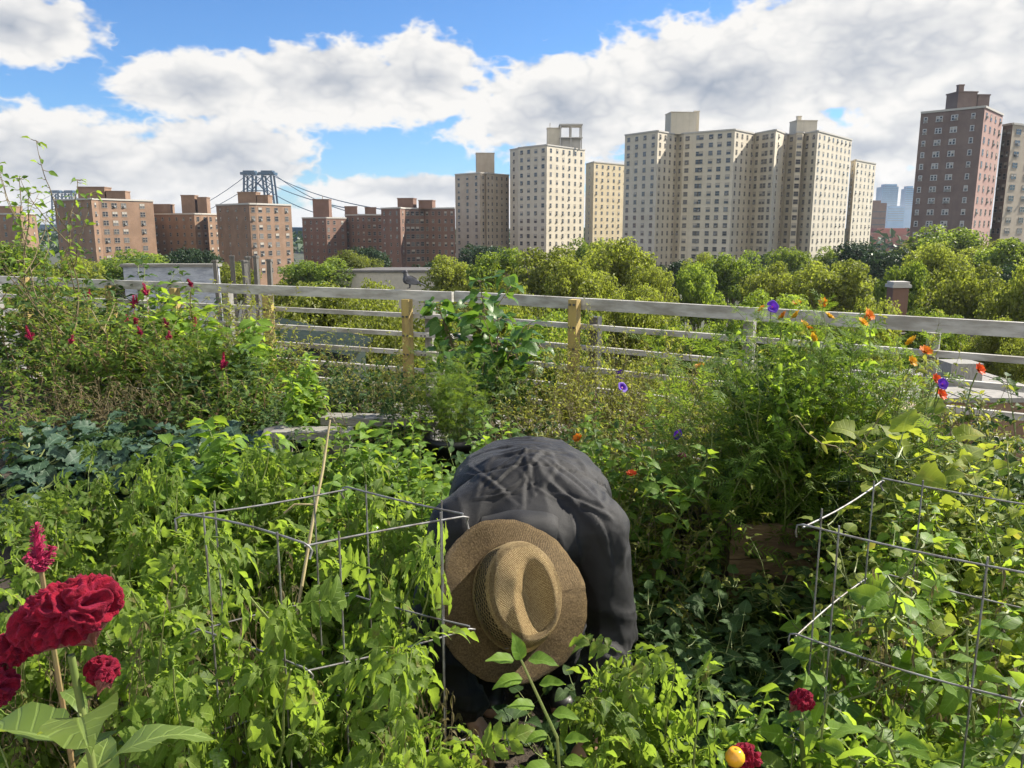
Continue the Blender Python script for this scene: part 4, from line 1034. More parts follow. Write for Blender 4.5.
# orange flowering bush and its box
box = thing('planter_box', 'weathered brown plank planter box under the orange flowering bush', 'planter', (gx(797, 3.25, .3), 3.45, .03), .1)
for s_ in (-1, 1):
    b = MB(); [b.box((0, s_ * .28, .09 + .145 * k), (.72, .03, .14)) for k in range(3)]; b.obj('side_panel', M['plank'], box)
    b = MB(); [b.box((s_ * .345, 0, .09 + .145 * k), (.03, .525, .14)) for k in range(3)]; b.obj('end_panel', M['plank'], box)
b = MB(); b.box((0, 0, .2), (.65, .52, .36)); b.obj('soil_fill', M['soil'], box)
FG = 'orange flowering bushes'
fo = [('orange', 1.0), ('yellowpetal', 1.05), ('orange', .95), ('yellowpetal', .9), ('redorange', .9), ('orange', .85), ('orange', .8)]
P('cosmos', 815, 288, 3.45, 'bushy cosmos full of orange and yellow flowers in the plank box', 'cosmos_plant', 'flowering bush', group=FG, z0=.38, flowers=fo, wide=.8)
P('cosmos', 772, 305, 3.6, 'cosmos with fewer orange flowers at the left of the plank box', 'cosmos_plant', 'flowering bush', group=FG, z0=.05, flowers=fo[:3], wide=.75)
P('cosmos', 858, 308, 3.5, 'cosmos with yellow flowers at the right of the plank box', 'cosmos_plant', 'flowering bush', group=FG, z0=.05, flowers=[('yellowpetal', 1.1), ('yellowpetal', 1.1), ('orange', 1), ('yellowpetal', 1)], wide=.75)
P('wisp', 850, 305, 3.6, 'thin grass like stalks rising above the orange flowering bush', 'wispy_weed', 'weed', z0=.3, wide=.8)
P('wisp', 775, 310, 3.9, 'thin seed stalks left above the orange flowering bush', 'wispy_weed', 'weed', z0=.1, wide=.7)
# shaded bed right of the gardener
LG = 'low plants in the dark shaded bed'
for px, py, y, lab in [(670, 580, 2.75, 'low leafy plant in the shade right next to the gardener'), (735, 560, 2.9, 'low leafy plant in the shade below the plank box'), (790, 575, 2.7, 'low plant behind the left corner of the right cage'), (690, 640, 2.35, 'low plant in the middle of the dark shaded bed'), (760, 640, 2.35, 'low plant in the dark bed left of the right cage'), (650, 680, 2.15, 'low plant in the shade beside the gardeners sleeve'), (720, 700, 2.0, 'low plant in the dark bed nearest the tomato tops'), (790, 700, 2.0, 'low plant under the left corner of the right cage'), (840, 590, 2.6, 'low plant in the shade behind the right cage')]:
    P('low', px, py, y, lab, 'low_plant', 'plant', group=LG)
# right side: squash and bean vines, plants in the right cage
SG = 'yellow green vines at the right'
for kind, px, py, y, lab in [('squash', 965, 412, 2.75, 'yellow green squash vine with large pale leaf below the rails'), ('squash', 1020, 398, 2.6, 'squash vine cut by the right picture edge'), ('bean', 930, 440, 2.7, 'bean vine behind the back wire of the right cage'), ('bean', 985, 440, 2.4, 'bean vine with yellowing leaves above the right cage'), ('bean', 1040, 450, 2.1, 'bean vine at the picture edge above the right cage'), ('bean', 888, 500, 2.5, 'small bean vine by the back corner of the right cage')]:
    P(kind, px, py, y, lab, 'squash_vine' if kind == 'squash' else 'bean_vine', 'vine', group=SG)
CG = 'pepper plants in and around the right cage'
for kind, px, py, y, lab in [('bean', 905, 520, 1.85, 'spindly vine inside the right cage near its back corner'), ('pepper', 960, 545, 1.65, 'pepper plant in the middle of the right cage'), ('pepper', 880, 600, 1.72, 'pepper plant low in the left corner of the right cage'), ('pepper', 1010, 650, 1.25, 'pepper plant in the lower right picture corner'), ('pepper', 885, 690, 1.35, 'pepper plant at the bottom below the right cage corner'), ('tomato', 950, 600, 1.6, 'tomato plant with green fruit inside the right cage')]:
    P(kind, px, py, y, lab, {'bean': 'bean_vine', 'pepper': 'pepper_plant', 'tomato': 'tomato_plant'}[kind], 'plant', group=CG, fruit=4 if kind == 'tomato' else 0)
# foreground bottom middle
for px, py, y, w, lab, fr in [(635, 640, 1.5, .6, 'sunlit tomato top nearest the gardeners right sleeve', 1), (665, 665, 1.4, .8, 'sunlit tomato top in the middle of the bottom edge', 1), (715, 700, 1.3, .8, 'tomato top left of the red plume at the bottom', 2), (780, 715, 1.3, .8, 'tomato plant with yellow fruit at the bottom edge', 0), (640, 745, 1.2, .5, 'tomato top at the bottom edge right of the sprig', 2), (385, 735, 1.15, .45, 'tomato top at the bottom edge left of the hat', 1)]:
    plant('tomato', px, py, y, lab, 'tomato_plant', 'tomato plant', 'tomato tops along the bottom edge', wide=w, fruit=fr)

for kind, px, py, y, lab in [('sprawl', 345, 378, 5.2, 'leafy bush between the left pot and the grey board'), ('dry', 375, 380, 5.4, 'dry twiggy bush below the pale rails'), ('amaranth', 385, 395, 4.6, 'green shrub in front of the grey board'), ('wisp', 345, 360, 5.8, 'wispy weed by the pale rails'), ('wisp', 400, 350, 6.0, 'wispy weed below the perched pigeon'), ('wisp', 440, 360, 5.6, 'wispy weed left of the young glossy tree'),
    ('wisp', 600, 350, 5.5, 'wispy weed right of the tan post'), ('dry', 640, 385, 5.0, 'dry bush under the lower rails'), ('wisp', 680, 365, 4.9, 'tall wispy weed under the top rail'), ('wisp', 740, 340, 4.6, 'tall wispy weed beside the flowering bush'), ('cosmos', 835, 335, 3.3, 'feathery bush at the front of the orange flowers')]:
    P(kind, px, py, y, lab, 'weedy_bush' if kind in ('wisp', 'dry') else 'leafy_bush', 'shrub', group='bushes along the fence')

for kind, px, py, y, lab in [('sprawl', 785, 330, 3.55, 'dense green bush inside the left half of the flowering bush'), ('sprawl', 845, 332, 3.45, 'dense green bush inside the right half of the flowering bush'), ('mint', 812, 322, 3.35, 'upright green bush at the heart of the flowering bush'), ('sprawl', 905, 432, 3.1, 'leafy bush behind the wire panel'), ('sprawl', 985, 425, 3.0, 'leafy bush behind the pale squash leaf'), ('sprawl', 1040, 410, 3.1, 'leafy bush at the right picture edge under the rails'), ('bean', 1000, 405, 2.7, 'bean vine climbing beside the pale squash leaf'), ('mint', 950, 470, 2.5, 'bushy herb behind the right cage')]:
    P(kind, px, py, y, lab, 'leafy_bush', 'shrub', group='bushes at the right', wide=.6 if px < 860 else .85, z0=.4 if px < 860 else .02)

for px, py, y, lab in [(150, 600, 1.5, 'brown withered vine right behind the big red cockscomb'), (392, 640, 1.5, 'brown withered vine at the right side of the left cage'), (470, 705, 1.35, 'withered brown stalks under the straw hat'), (250, 560, 1.9, 'withered brown stalks inside the left cage'), (60, 560, 1.9, 'withered stalks behind the slim magenta plume'), (930, 560, 1.7, 'withered stalks inside the right cage')]:
    P('dry', px, py, y, lab, 'withered_vine', 'withered vine', group='withered stalks in the vegetable beds', wide=.45)
for px, py, y, lab in [(110, 455, 3.0, 'tall tomato shoot in front of the kale'), (205, 448, 3.0, 'tall tomato shoot left of the tan cane'), (265, 440, 3.1, 'tall tomato shoot just left of the grey board'), (150, 462, 2.6, 'tall tomato shoot above the left corner of the left cage')]:
    T(px, py, y, lab, wide=.6)

P('pepper', 462, 738, 1.28, 'small leafy pepper seedling at the bottom edge left of the sprig', 'pepper_plant', 'plant', wide=.5)
P('mint', 790, 715, 1.32, 'leafy herb around the small crimson cockscomb', 'herb', 'herb', wide=.6)
P('wisp', 900, 330, 3.4, 'grassy stalks with orange blooms right of the flowering bush', 'weedy_bush', 'shrub', flowers=[('yellowpetal', 1.1), ('orange', 1)], wide=.8)
P('wisp', 590, 285, 6.0, 'twining stalks climbing the tan post where the fence bends', 'weedy_bush', 'shrub', wide=.5)
P('sprawl', 315, 405, 4.2, 'low leafy plant in front of the grey board', 'bed_plant', 'plant')
P('mint', 370, 418, 4.1, 'leafy herb hiding the board below the pots', 'herb', 'herb')

for kind, px, py, y, lab in [('wisp', 620, 318, 5.5, 'wispy stalks overlapping the rails right of the tan post'), ('wisp', 662, 328, 5.3, 'wispy stalks in front of the middle of the right fence'), ('wisp', 706, 322, 5.0, 'wispy stalks reaching the top rail left of the flowering bush'), ('wisp', 545, 322, 5.9, 'wispy stalks between the young glossy tree and the tan post'), ('wisp', 935, 352, 3.9, 'grassy stalks in front of the rails below the orange blooms'), ('sprawl', 985, 385, 3.6, 'leafy bush hiding the low grey roof at right'), ('wisp', 1010, 350, 3.7, 'grassy stalks against the rails at the right edge'), ('sprawl', 930, 398, 3.7, 'leafy bush under the largest violet morning glory'), ('wisp', 370, 322, 6.4, 'wispy stalks in front of the rails left of the pigeon'), ('sprawl', 345, 352, 5.7, 'leafy bush below the dark green shed roof'), ('amaranth', 600, 392, 4.4, 'green shrub right behind the gardener under the rails')]:
    P(kind, px, py, y, lab, 'weedy_bush' if kind == 'wisp' else 'leafy_bush', 'shrub', group='growth along the fence rails', wide=.8)
# ================================================================ the gardener
def capsules(caps, voxel, smooth=6, seg=18):
    b = MB()
    for p0, r0, p1, r1, *fl in caps:
        p0 = np.array(p0, float); p1 = np.array(p1, float); d = p1 - p0; ln = np.linalg.norm(d) + 1e-9; d /= ln
        B = basis(d); sx, sz = fl if fl else (1, 1); prof = []
        for a in np.linspace(-math.pi / 2, 0, 7): prof.append((r0 * math.cos(a), r0 * math.sin(a)))
        for t in (.25, .5, .75): prof.append((r0 + (r1 - r0) * t, ln * t))
        for a in np.linspace(0, math.pi / 2, 7): prof.append((r1 * math.cos(a), ln + r1 * math.sin(a)))
        V = []; n = len(prof)
        for q, h in prof:
            for j in range(seg):
                t = j * 6.28318 / seg; V.append(p0 + d * h + B[:, 0] * max(q, 1e-4) * math.cos(t) * sx + B[:, 2] * max(q, 1e-4) * math.sin(t) * sz)
        F = [(i * seg + j, i * seg + (j + 1) % seg, (i + 1) * seg + (j + 1) % seg, (i + 1) * seg + j) for i in range(n - 1) for j in range(seg)]
        b.add(V, F)
        for i in (0, n - 1): 
            c = list(range(i * seg, (i + 1) * seg)); VV = np.vstack([np.array(V)[c], (np.array(V)[c]).mean(0)]); b.add(VV, [(j, (j + 1) % seg, seg) for j in range(seg)])
    me = b.mesh('tmp', L['stem']); o = bpy.data.objects.new('tmp', me); COL.objects.link(o)
    w = o.modifiers.new('w', 'WELD'); w.merge_threshold = 1e-5
    m = o.modifiers.new('r', 'REMESH'); m.mode = 'VOXEL'; m.voxel_size = voxel; m.use_smooth_shade = True
    s = o.modifiers.new('s', 'SMOOTH'); s.iterations = smooth; s.factor = .5
    dg = bpy.context.evaluated_depsgraph_get(); dg.update()
    out = bpy.data.meshes.new_from_object(o.evaluated_get(dg)); bpy.data.objects.remove(o)
    out.materials.clear()
    return out
def displace(me, fn):
    n = len(me.vertices); V = np.empty(n * 3); N = np.empty(n * 3)
    me.vertices.foreach_get('co', V); me.vertices.foreach_get('normal', N); V = V.reshape(-1, 3); N = N.reshape(-1, 3)
    D = np.array([fn(Vector(v), Vector(q)) for v, q in zip(V, N)])
    me.vertices.foreach_set('co', (V + N * D[:, None]).ravel()); me.update()

skin = simple('skin', (.34, .19, .12), (.38, .22, .15), 12, .5)
def cloth(name, c1, c2):
    m = simple(name, c1, c2, 5, .62, bump=.25, bscale=700, spec=.35); b = m.node_tree.nodes['Principled BSDF']
    b.inputs['Sheen Weight'].default_value = .06; b.inputs['Sheen Roughness'].default_value = .4
    return m
shirtm = cloth('charcoal_cotton', (.0055, .0055, .006), (.009, .009, .0095)); pantm = cloth('near_black_denim', (.012, .013, .017), (.02, .021, .026))
person = thing('person', 'gardener bending over in a dark shirt and wide brimmed straw hat', 'person', (.05, 2.35, .03))
O = Vector((.05, 2.35, .03))
def loc(c): return [(tuple(Vector(a) - O), r0, tuple(Vector(b) - O), r1, *fl) for a, r0, b, r1, *fl in c]
hipc = (.05, 2.62, .80); chest = (.055, 2.18, .92); shR = (.225, 2.07, .885); shL = (-.135, 2.07, .885)
elR = (.272, 2.0, .63); wrR = (.20, 1.82, .42); elL = (-.21, 1.97, .63); wrL = (-.10, 1.90, .42)
head = (.0, 1.86, .80)
def hand(w, d, side):
    w = np.array(w); d = np.array(d, float); d /= np.linalg.norm(d); B = basis(d, (side, 0, .2)); x, z = B[:, 0], B[:, 2]
    pc = w + d * .045; out = [(tuple(w), .022, tuple(pc), .028, 1.25, .7), (tuple(pc), .028, tuple(w + d * .08), .026, 1.35, .6)]
    for k, ln in enumerate((.030, .036, .034, .026)):
        a = w + d * .085 + x * (k - 1.5) * .0215; b1 = a + d * ln + z * .006; c = b1 + d * ln * .6 + z * .018; e = c + d * ln * .25 + z * .020
        out += [(tuple(a), .0082, tuple(b1), .0078), (tuple(b1), .0078, tuple(c), .0072), (tuple(c), .0072, tuple(e), .0066)]
    a = w + d * .025 - x * .026; b1 = a + d * .028 - x * .024 + z * .01; c = b1 + d * .028 - x * .004 + z * .012
    out += [(tuple(a), .011, tuple(b1), .0095), (tuple(b1), .0095, tuple(c), .008)]
    return out
bodyc = [(hipc, .13, (.05, 2.42, .90), .12, 1.2, .9), ((.05, 2.42, .90), .12, chest, .13, 1.2, .85), (chest, .10, shR, .06), (chest, .10, shL, .06),
         (chest, .08, (.015, 1.98, .86), .055), ((.015, 1.98, .86), .055, head, .06), (head, .075, tuple(Vector(head) + Vector((-.01, -.03, -.045))), .078, 1, 1.15),
         (tuple(Vector(head) + Vector((-.01, .045, -.09))), .012, tuple(Vector(head) + Vector((-.012, .07, -.10))), .012),
         (tuple(Vector(head) + Vector((-.075, -.01, -.03))), .014, tuple(Vector(head) + Vector((-.078, .01, -.05))), .012), (tuple(Vector(head) + Vector((.07, -.01, -.03))), .014, tuple(Vector(head) + Vector((.073, .01, -.05))), .012),
         (shR, .055, elR, .042), (elR, .042, wrR, .024), (shL, .055, elL, .042), (elL, .042, wrL, .024)]
bodyc += hand(wrR, (-.45, -.35, -.82), 1) + hand(wrL, (.45, -.35, -.82), -1)
for s_ in (-1, 1):
    h, k, a = (.05 + s_ * .095, 2.64, .76), (.05 + s_ * .12, 2.46, .44), (.05 + s_ * .12, 2.70, .09)
    bodyc += [(h, .085, k, .055), (k, .055, a, .038), ((a[0], a[1] + .02, .05), .035, (a[0], a[1] - .19, .045), .03, 1.2, .9)]
bm_ = capsules(loc(bodyc), .006, 3); bm_.materials.append(skin); link('body', bm_, person)
# shirt: torso, collar and sleeves in one piece of cloth, then folds
sc_ = [(hipc, .165, (.05, 2.44, .895), .165, 1.2, .9), ((.05, 2.44, .895), .165, (.055, 2.22, .92), .165, 1.45, .9), ((.055, 2.22, .92), .160, (.05, 2.06, .875), .125, 1.45, .9),
       ((.06, 2.20, .94), .135, shR, .098), ((.05, 2.20, .94), .135, shL, .098), ((.03, 2.06, .90), .10, (.01, 1.96, .865), .085, 1.15, .9),
       (shR, .096, elR, .068), (elR, .068, tuple(Vector(elR).lerp(Vector(wrR), .85)), .050), (shL, .096, elL, .068), (elL, .068, tuple(Vector(elL).lerp(Vector(wrL), .85)), .050),
       ((.05, 2.12, .78), .115, (.055, 2.45, .80), .14, 1.35, .9), ((.16, 2.12, .82), .07, (.20, 2.16, .62), .04, .9, 1.2)]
shm = capsules(loc(sc_), .006, 22)
def ridge(v): return 1 - abs(2 * noise.noise(v))
CR = []
fr = random.Random(11)
for hub, n_c, (a0, a1) in (((.205, -.42), 9, (92, 150)), ((-.16, -.36), 6, (20, 85)), ((.21, -.25), 6, (95, 165)), ((-.02, -.42), 5, (60, 120)), ((.225, -.62), 6, (70, 110))):
    for k in range(n_c):
        a = R(a0 + (a1 - a0) * (k + fr.uniform(.1, .9)) / n_c); l0 = fr.uniform(.0, .10); l1 = l0 + fr.uniform(.12, .30)
        p0 = Vector((hub[0] + math.cos(a) * l0, hub[1] + math.sin(a) * l0)); p1 = Vector((hub[0] + math.cos(a + fr.uniform(-.3, .3)) * l1, hub[1] + math.sin(a) * l1))
        CR.append((p0, p1, fr.uniform(.006, .014), fr.uniform(.002, .0055), fr.uniform(-.03, .03)))
for k in range(7):
    y = -.16 + k * .045; CR.append((Vector((fr.uniform(-.18, -.06), y)), Vector((fr.uniform(.06, .2), y + fr.uniform(-.04, .04))), fr.uniform(.008, .014), fr.uniform(.002, .005), fr.uniform(-.03, .03)))
def folds(p, n):
    q = p; f = .006 * noise.noise(Vector((q.x * 5, q.y * 4, q.z * 4))) + .0025 * noise.noise(q * 16)
    v = Vector((q.x, q.y + (q.z - 1.0) * .9))
    if q.z > .45:
        for p0, p1, w, amp, bow in CR:
            e = p1 - p0; L2 = e.length_squared; t = (v - p0).dot(e) / L2
            if -.1 < t < 1.1:
                tt = min(1, max(0, t)); c = p0 + e * tt + Vector((-e.y, e.x)).normalized() * bow * 4 * tt * (1 - tt)
                d = (v - c); sd_ = d.dot(Vector((-e.y, e.x)).normalized()); sd_ += .006 * noise.noise(Vector((q.x * 18, q.y * 18, amp * 900)))
                g = sd_ / w; fade = max(0, math.sin(math.pi * (t + .1) / 1.2)) ** .7
                f += amp * fade * (math.exp(-(g * g) * (1 if g > 0 else 3.5)) - .45 * math.exp(-((g + 1.1) ** 2) * 2))
        if abs(v.y + .20 + .9 * (q.x - .01) ** 2) < .006: f -= .0035
    f += .0035 * (ridge(Vector((q.x * 14 + q.y * 5, q.y * 5 - q.z * 4, q.z * 5 + 2))) ** 3 - .3)
    if q.z < .76:
        k = min(1, (.76 - q.z) / .25)
        w = q.z * 13 + 7 * (q.x + q.y) * .5 + 1.2 * noise.noise(q * 5)
        f += k * .013 * (ridge(Vector((q.x * 3, q.y * 3, w))) ** 2.5 - .3)
        f += k * .005 * (ridge(Vector((q.x * 22, q.y * 22, q.z * 5))) ** 2 - .4)
    return f + .0008 * noise.noise(q * 70)
displace(shm, folds); shm.materials.append(shirtm); link('shirt', shm, person)
# collar stand and fold round the neck
nk = Vector((.02, 1.995, .885)) - O; nd_ = Vector((-.03, -.19, -.10)).normalized(); B_ = basis(nd_)
cb_ = MB(); n_ = 48; V = []
pr = [(.082, .030), (.088, .042), (.098, .040), (.112, .004), (.116, -.030), (.108, -.030), (.092, .012)]
for i in range(n_):
    a = 6.28318 * i / n_
    for k, (r_, h_) in enumerate(pr):
        w = 1 + .05 * math.sin(3 * a) + .03 * math.sin(7 * a + k)
        V.append(np.array(nk) + B_[:, 1] * (h_ + .008 * math.sin(2 * a)) + B_[:, 0] * r_ * 1.0 * w * math.cos(a) + B_[:, 2] * r_ * .75 * w * math.sin(a))
m7 = len(pr)
cb_.add(V, [(i * m7 + k, i * m7 + (k + 1) % m7, ((i + 1) % n_) * m7 + (k + 1) % m7, ((i + 1) % n_) * m7 + k) for i in range(n_) for k in range(m7)])
cb_.obj('collar', shirtm, person, True)
pc_ = [(hipc, .150, (.05, 2.58, .79), .145, 1.2, .95)]
for s_ in (-1, 1):
    h, k, a = (.05 + s_ * .095, 2.64, .75), (.05 + s_ * .125, 2.45, .44), (.05 + s_ * .125, 2.70, .12)
    pc_ += [(h, .108, k, .078), (k, .078, a, .066)]
pm = capsules(loc(pc_), .011, 8)
displace(pm, lambda p, n: .006 * (ridge(Vector((p.x * 9, p.y * 9, p.z * 14))) - .5)); pm.materials.append(pantm); link('trousers', pm, person)
for s_ in (-1, 1):
    a = (.05 + s_ * .125, 2.70, .0); sm_ = capsules(loc([((a[0], a[1] + .05, .075), .045, (a[0], a[1] - .17, .062), .042, 1.1, .8), ((a[0], a[1] + .04, .08), .05, (a[0], a[1] + .02, .15), .048)]), .008, 5)
    sm_.materials.append(M['pot']); link('shoe', sm_, person)
# straw hat
def straw(name, c1, c2, lattice):
    m, nt, b = mat(name); co = nd(nt, 'ShaderNodeTexCoord'); sp = nd(nt, 'ShaderNodeSeparateXYZ'); nt.links.new(co.outputs['UV'], sp.inputs[0])
    u, v = sp.outputs[0], sp.outputs[1]
    def s(x, k): return mth(nt, 'SINE', mth(nt, 'MULTIPLY', x, k))
    wv = mth(nt, 'MULTIPLY', s(mth(nt, 'ADD', u, mth(nt, 'MULTIPLY', nz(nt, co.outputs['Object'], 30, 2), .012)), 1200), s(mth(nt, 'ADD', v, mth(nt, 'MULTIPLY', nz(nt, co.outputs['Object'], 22, 2), .012)), 1200))
    n1 = nz(nt, co.outputs['Object'], 250, 3, .6); n2 = nz(nt, co.outputs['Object'], 14, 4)
    h = mth(nt, 'ADD', mth(nt, 'MULTIPLY', wv, .5), n1)
    f = sstep(nt, mth(nt, 'ADD', mth(nt, 'MULTIPLY', wv, .2), mth(nt, 'ADD', mth(nt, 'MULTIPLY', n1, .95), mth(nt, 'MULTIPLY', n2, .3))), .42, .88)
    nt.links.new(mixc(nt, f, c1, c2), b.inputs['Base Color']); b.inputs['Roughness'].default_value = .65; b.inputs['Specular IOR Level'].default_value = .3
    bp = nd(nt, 'ShaderNodeBump'); bp.inputs['Strength'].default_value = 1.0; bp.inputs['Distance'].default_value = .003
    nt.links.new(h, bp.inputs['Height']); nt.links.new(bp.outputs[0], b.inputs['Normal'])
    tr = nd(nt, 'ShaderNodeBsdfTranslucent'); tr.inputs[0].default_value = (.5, .36, .15, 1)
    ms = nd(nt, 'ShaderNodeMixShader'); ms.inputs[0].default_value = .18; nt.links.new(b.outputs[0], ms.inputs[1]); nt.links.new(tr.outputs[0], ms.inputs[2])
    out = nt.nodes['Material Output']
    if lattice:
        a1 = mth(nt, 'ABSOLUTE', s(mth(nt, 'ADD', u, v), 240)); a2 = mth(nt, 'ABSOLUTE', s(mth(nt, 'SUBTRACT', u, v), 240))
        hole = mth(nt, 'MULTIPLY', mth(nt, 'GREATER_THAN', mth(nt, 'MINIMUM', a1, a2), .36), nd(nt, 'ShaderNodeAttribute', attribute_name='lv').outputs['Fac'])
        tp = nd(nt, 'ShaderNodeBsdfTransparent'); m2 = nd(nt, 'ShaderNodeMixShader'); nt.links.new(mth(nt, 'GREATER_THAN', hole, .5), m2.inputs[0])
        nt.links.new(ms.outputs[0], m2.inputs[1]); nt.links.new(tp.outputs[0], m2.inputs[2]); nt.links.new(m2.outputs[0], out.inputs[0])
    else: nt.links.new(ms.outputs[0], out.inputs[0])
    return m
sb_ = straw('brown_straw_brim', (.07, .043, .017), (.33, .23, .105), False); sc2 = straw('pale_straw_crown', (.20, .125, .05), (.52, .385, .18), True)
hat = thing('straw_hat', None, None); hat.parent = person
ax = Vector((.27, -.77, .57)).normalized(); yv = (Vector((-.10, .30, 1)) - ax * Vector((-.10, .30, 1)).dot(ax)).normalized(); xv = yv.cross(ax)
hc = at(514, 598, 1.80) - Vector((0, 0, 0))
hat.matrix_local = Matrix(((xv.x, yv.x, ax.x, hc.x - O.x), (xv.y, yv.y, ax.y, hc.y - O.y), (xv.z, yv.z, ax.z, hc.z - O.z), (0, 0, 0, 1)))
n_ = 120; rings = 26; V = []; U = []; rr = np.random.default_rng(8); ph = rr.uniform(0, 6.28, 6)
for i in range(rings):
    t = i / (rings - 1)
    for j in range(n_):
        a = j * 2 * math.pi / n_; R_ = .190 + .004 * math.sin(3 * a + ph[0]) + .0015 * math.sin(11 * a + ph[1]) + .0008 * math.sin(29 * a)
        x0, y0 = .103 * math.cos(a), .130 * math.sin(a); x1, y1 = R_ * math.cos(a), R_ * 1.03 * math.sin(a)
        x, y = x0 + (x1 - x0) * t, y0 + (y1 - y0) * t
        z = -.010 * t - .007 * t * t * math.cos(2 * a) + .003 * t * math.sin(3 * a + 1) + .003 * t * math.sin(7 * a + 2) - (.012 * max(0, t - .85) / .15 if True else 0) * .5
        V.append((x, y, z)); U.append((a * (.09 + .1 * t), t * .11))
b = MB(); b.add(V, [(i * n_ + j, i * n_ + (j + 1) % n_, (i + 1) * n_ + (j + 1) % n_, (i + 1) * n_ + j) for i in range(rings - 1) for j in range(n_)], 0, np.array(U))
brim = b.obj('brim', sb_, hat, True); so_ = brim.modifiers.new('thick', 'SOLIDIFY'); so_.thickness = .003
V = []; U = []; Lv = []; side = 12; top = 16
for i in range(side + top):
    for j in range(n_):
        a = j * 2 * math.pi / n_; c, s_ = math.cos(a), math.sin(a)
        if i < side:
            t = i / (side - 1); k = 1 - .10 * t - .10 * max(0, t - .75) ** 1.5 * 4
            x, y, z = .103 * k * c, .130 * k * s_, .098 * t ** .9 * (1 + .10 * s_ * t)
            lv = 1.0 if (.12 < t < .90 and abs(s_) < .90) else 0.
            U.append((a * .093, z))
        else:
            f = 1 - (i - side + 1) / top; k = .80
            x, y = .103 * k * c * f, .130 * k * s_ * f
            e = max(0, 1 - ((x - .016 - .05 * (y + .03)) / .050) ** 2 - ((y + .028) / .105) ** 2)
            z = .098 * (1 + .10 * s_ * f) + .012 * math.sqrt(max(0, 1 - f * f)) * 1.2 - .030 * (3 * e * e - 2 * e * e * e) + .004 * math.sin(a * 3 + .7) * f * (1 - f) * 4
            z -= .010 * math.exp(-((abs(x) - .05) / .02) ** 2) * max(0, -y / .1)
            lv = 0.; U.append((x, y))
        V.append((x, y, z)); Lv.append(lv)
n2 = side + top; b = MB(); b.add(V, [(i * n_ + j, i * n_ + (j + 1) % n_, (i + 1) * n_ + (j + 1) % n_, (i + 1) * n_ + j) for i in range(n2 - 1) for j in range(n_)], 0, np.array(U), np.array(Lv))
b.obj('crown', sc2, hat, True)
lin = MB(); lin.add(np.array(V) * np.array((.90, .90, .62)), [(i * n_ + j, i * n_ + (j + 1) % n_, (i + 1) * n_ + (j + 1) % n_, (i + 1) * n_ + j) for i in range(n2 - 1) for j in range(n_)])
lin.obj('hat_lining', simple('dark_hat_lining', (.05, .035, .02), None, rough=.9), hat, True)
# ================================================================ cages, cockscomb, pigeon, small things
def cage(label, C0, C1, C2, zs, ztop_up=.02):
    C0, C1, C2 = [Vector(c) for c in (C0, C1, C2)]; C3 = C1 + C2 - C0; K = [C0, C1, C3, C2]
    t = thing('tomato_cage', label, 'wire cage', (C0.x, C0.y, 0), 0, 'square wire plant cages'); o = C0
    for z in zs:
        b = MB()
        J = [Vector((rng.uniform(-.009, .009), rng.uniform(-.009, .009))) for _ in range(4)]
        for i in range(4):
            p, q = K[i] - o + J[i], K[(i + 1) % 4] - o + J[(i + 1) % 4]; e = (q - p).normalized(); n = Vector((-e.y, e.x)); zz = z + .006 * (i % 2)
            sag = rng.uniform(-.014, .010); pts = []
            for k in range(9):
                f = k / 8; c = p.lerp(q, f); pts.append((c.x, c.y, zz + sag * math.sin(f * math.pi)))
            c = q + e * .012; pts += [(c.x, c.y, zz - .004), (c.x + n.x * .008, c.y + n.y * .008, zz - .016), (c.x, c.y, zz - .03)]
            b.tube(pts, .0022, 6)
        b.obj('ring', M['galv'], t, True)
    for i in range(4):
        p, q = K[i] - o, K[(i + 1) % 4] - o; e = (q - p).normalized(); n = Vector((e.y, -e.x)) * .005
        for f in (.2, .82):
            c = p.lerp(q, f) + n; b = MB(); dx, dy = rng.uniform(-.006, .006), rng.uniform(-.006, .006)
            b.tube([(c.x + dx, c.y + dy, .0), (c.x, c.y, .55), (c.x, c.y, zs[0] + ztop_up)], .0020, 6); b.obj('upright', M['galv'], t, True)
    return t
cage('square galvanised wire cage around tomato plants left of the gardener', (-.40, 1.44), (-.096, 1.61), (-.695, 1.61), [1.097, .835, .575, .32, .10])
cage('square galvanised wire cage at right around vines and pepper plants', (.612, 1.61), (.937, 1.925), (.96, 1.355), [1.07, .82, .57, .32, .10])

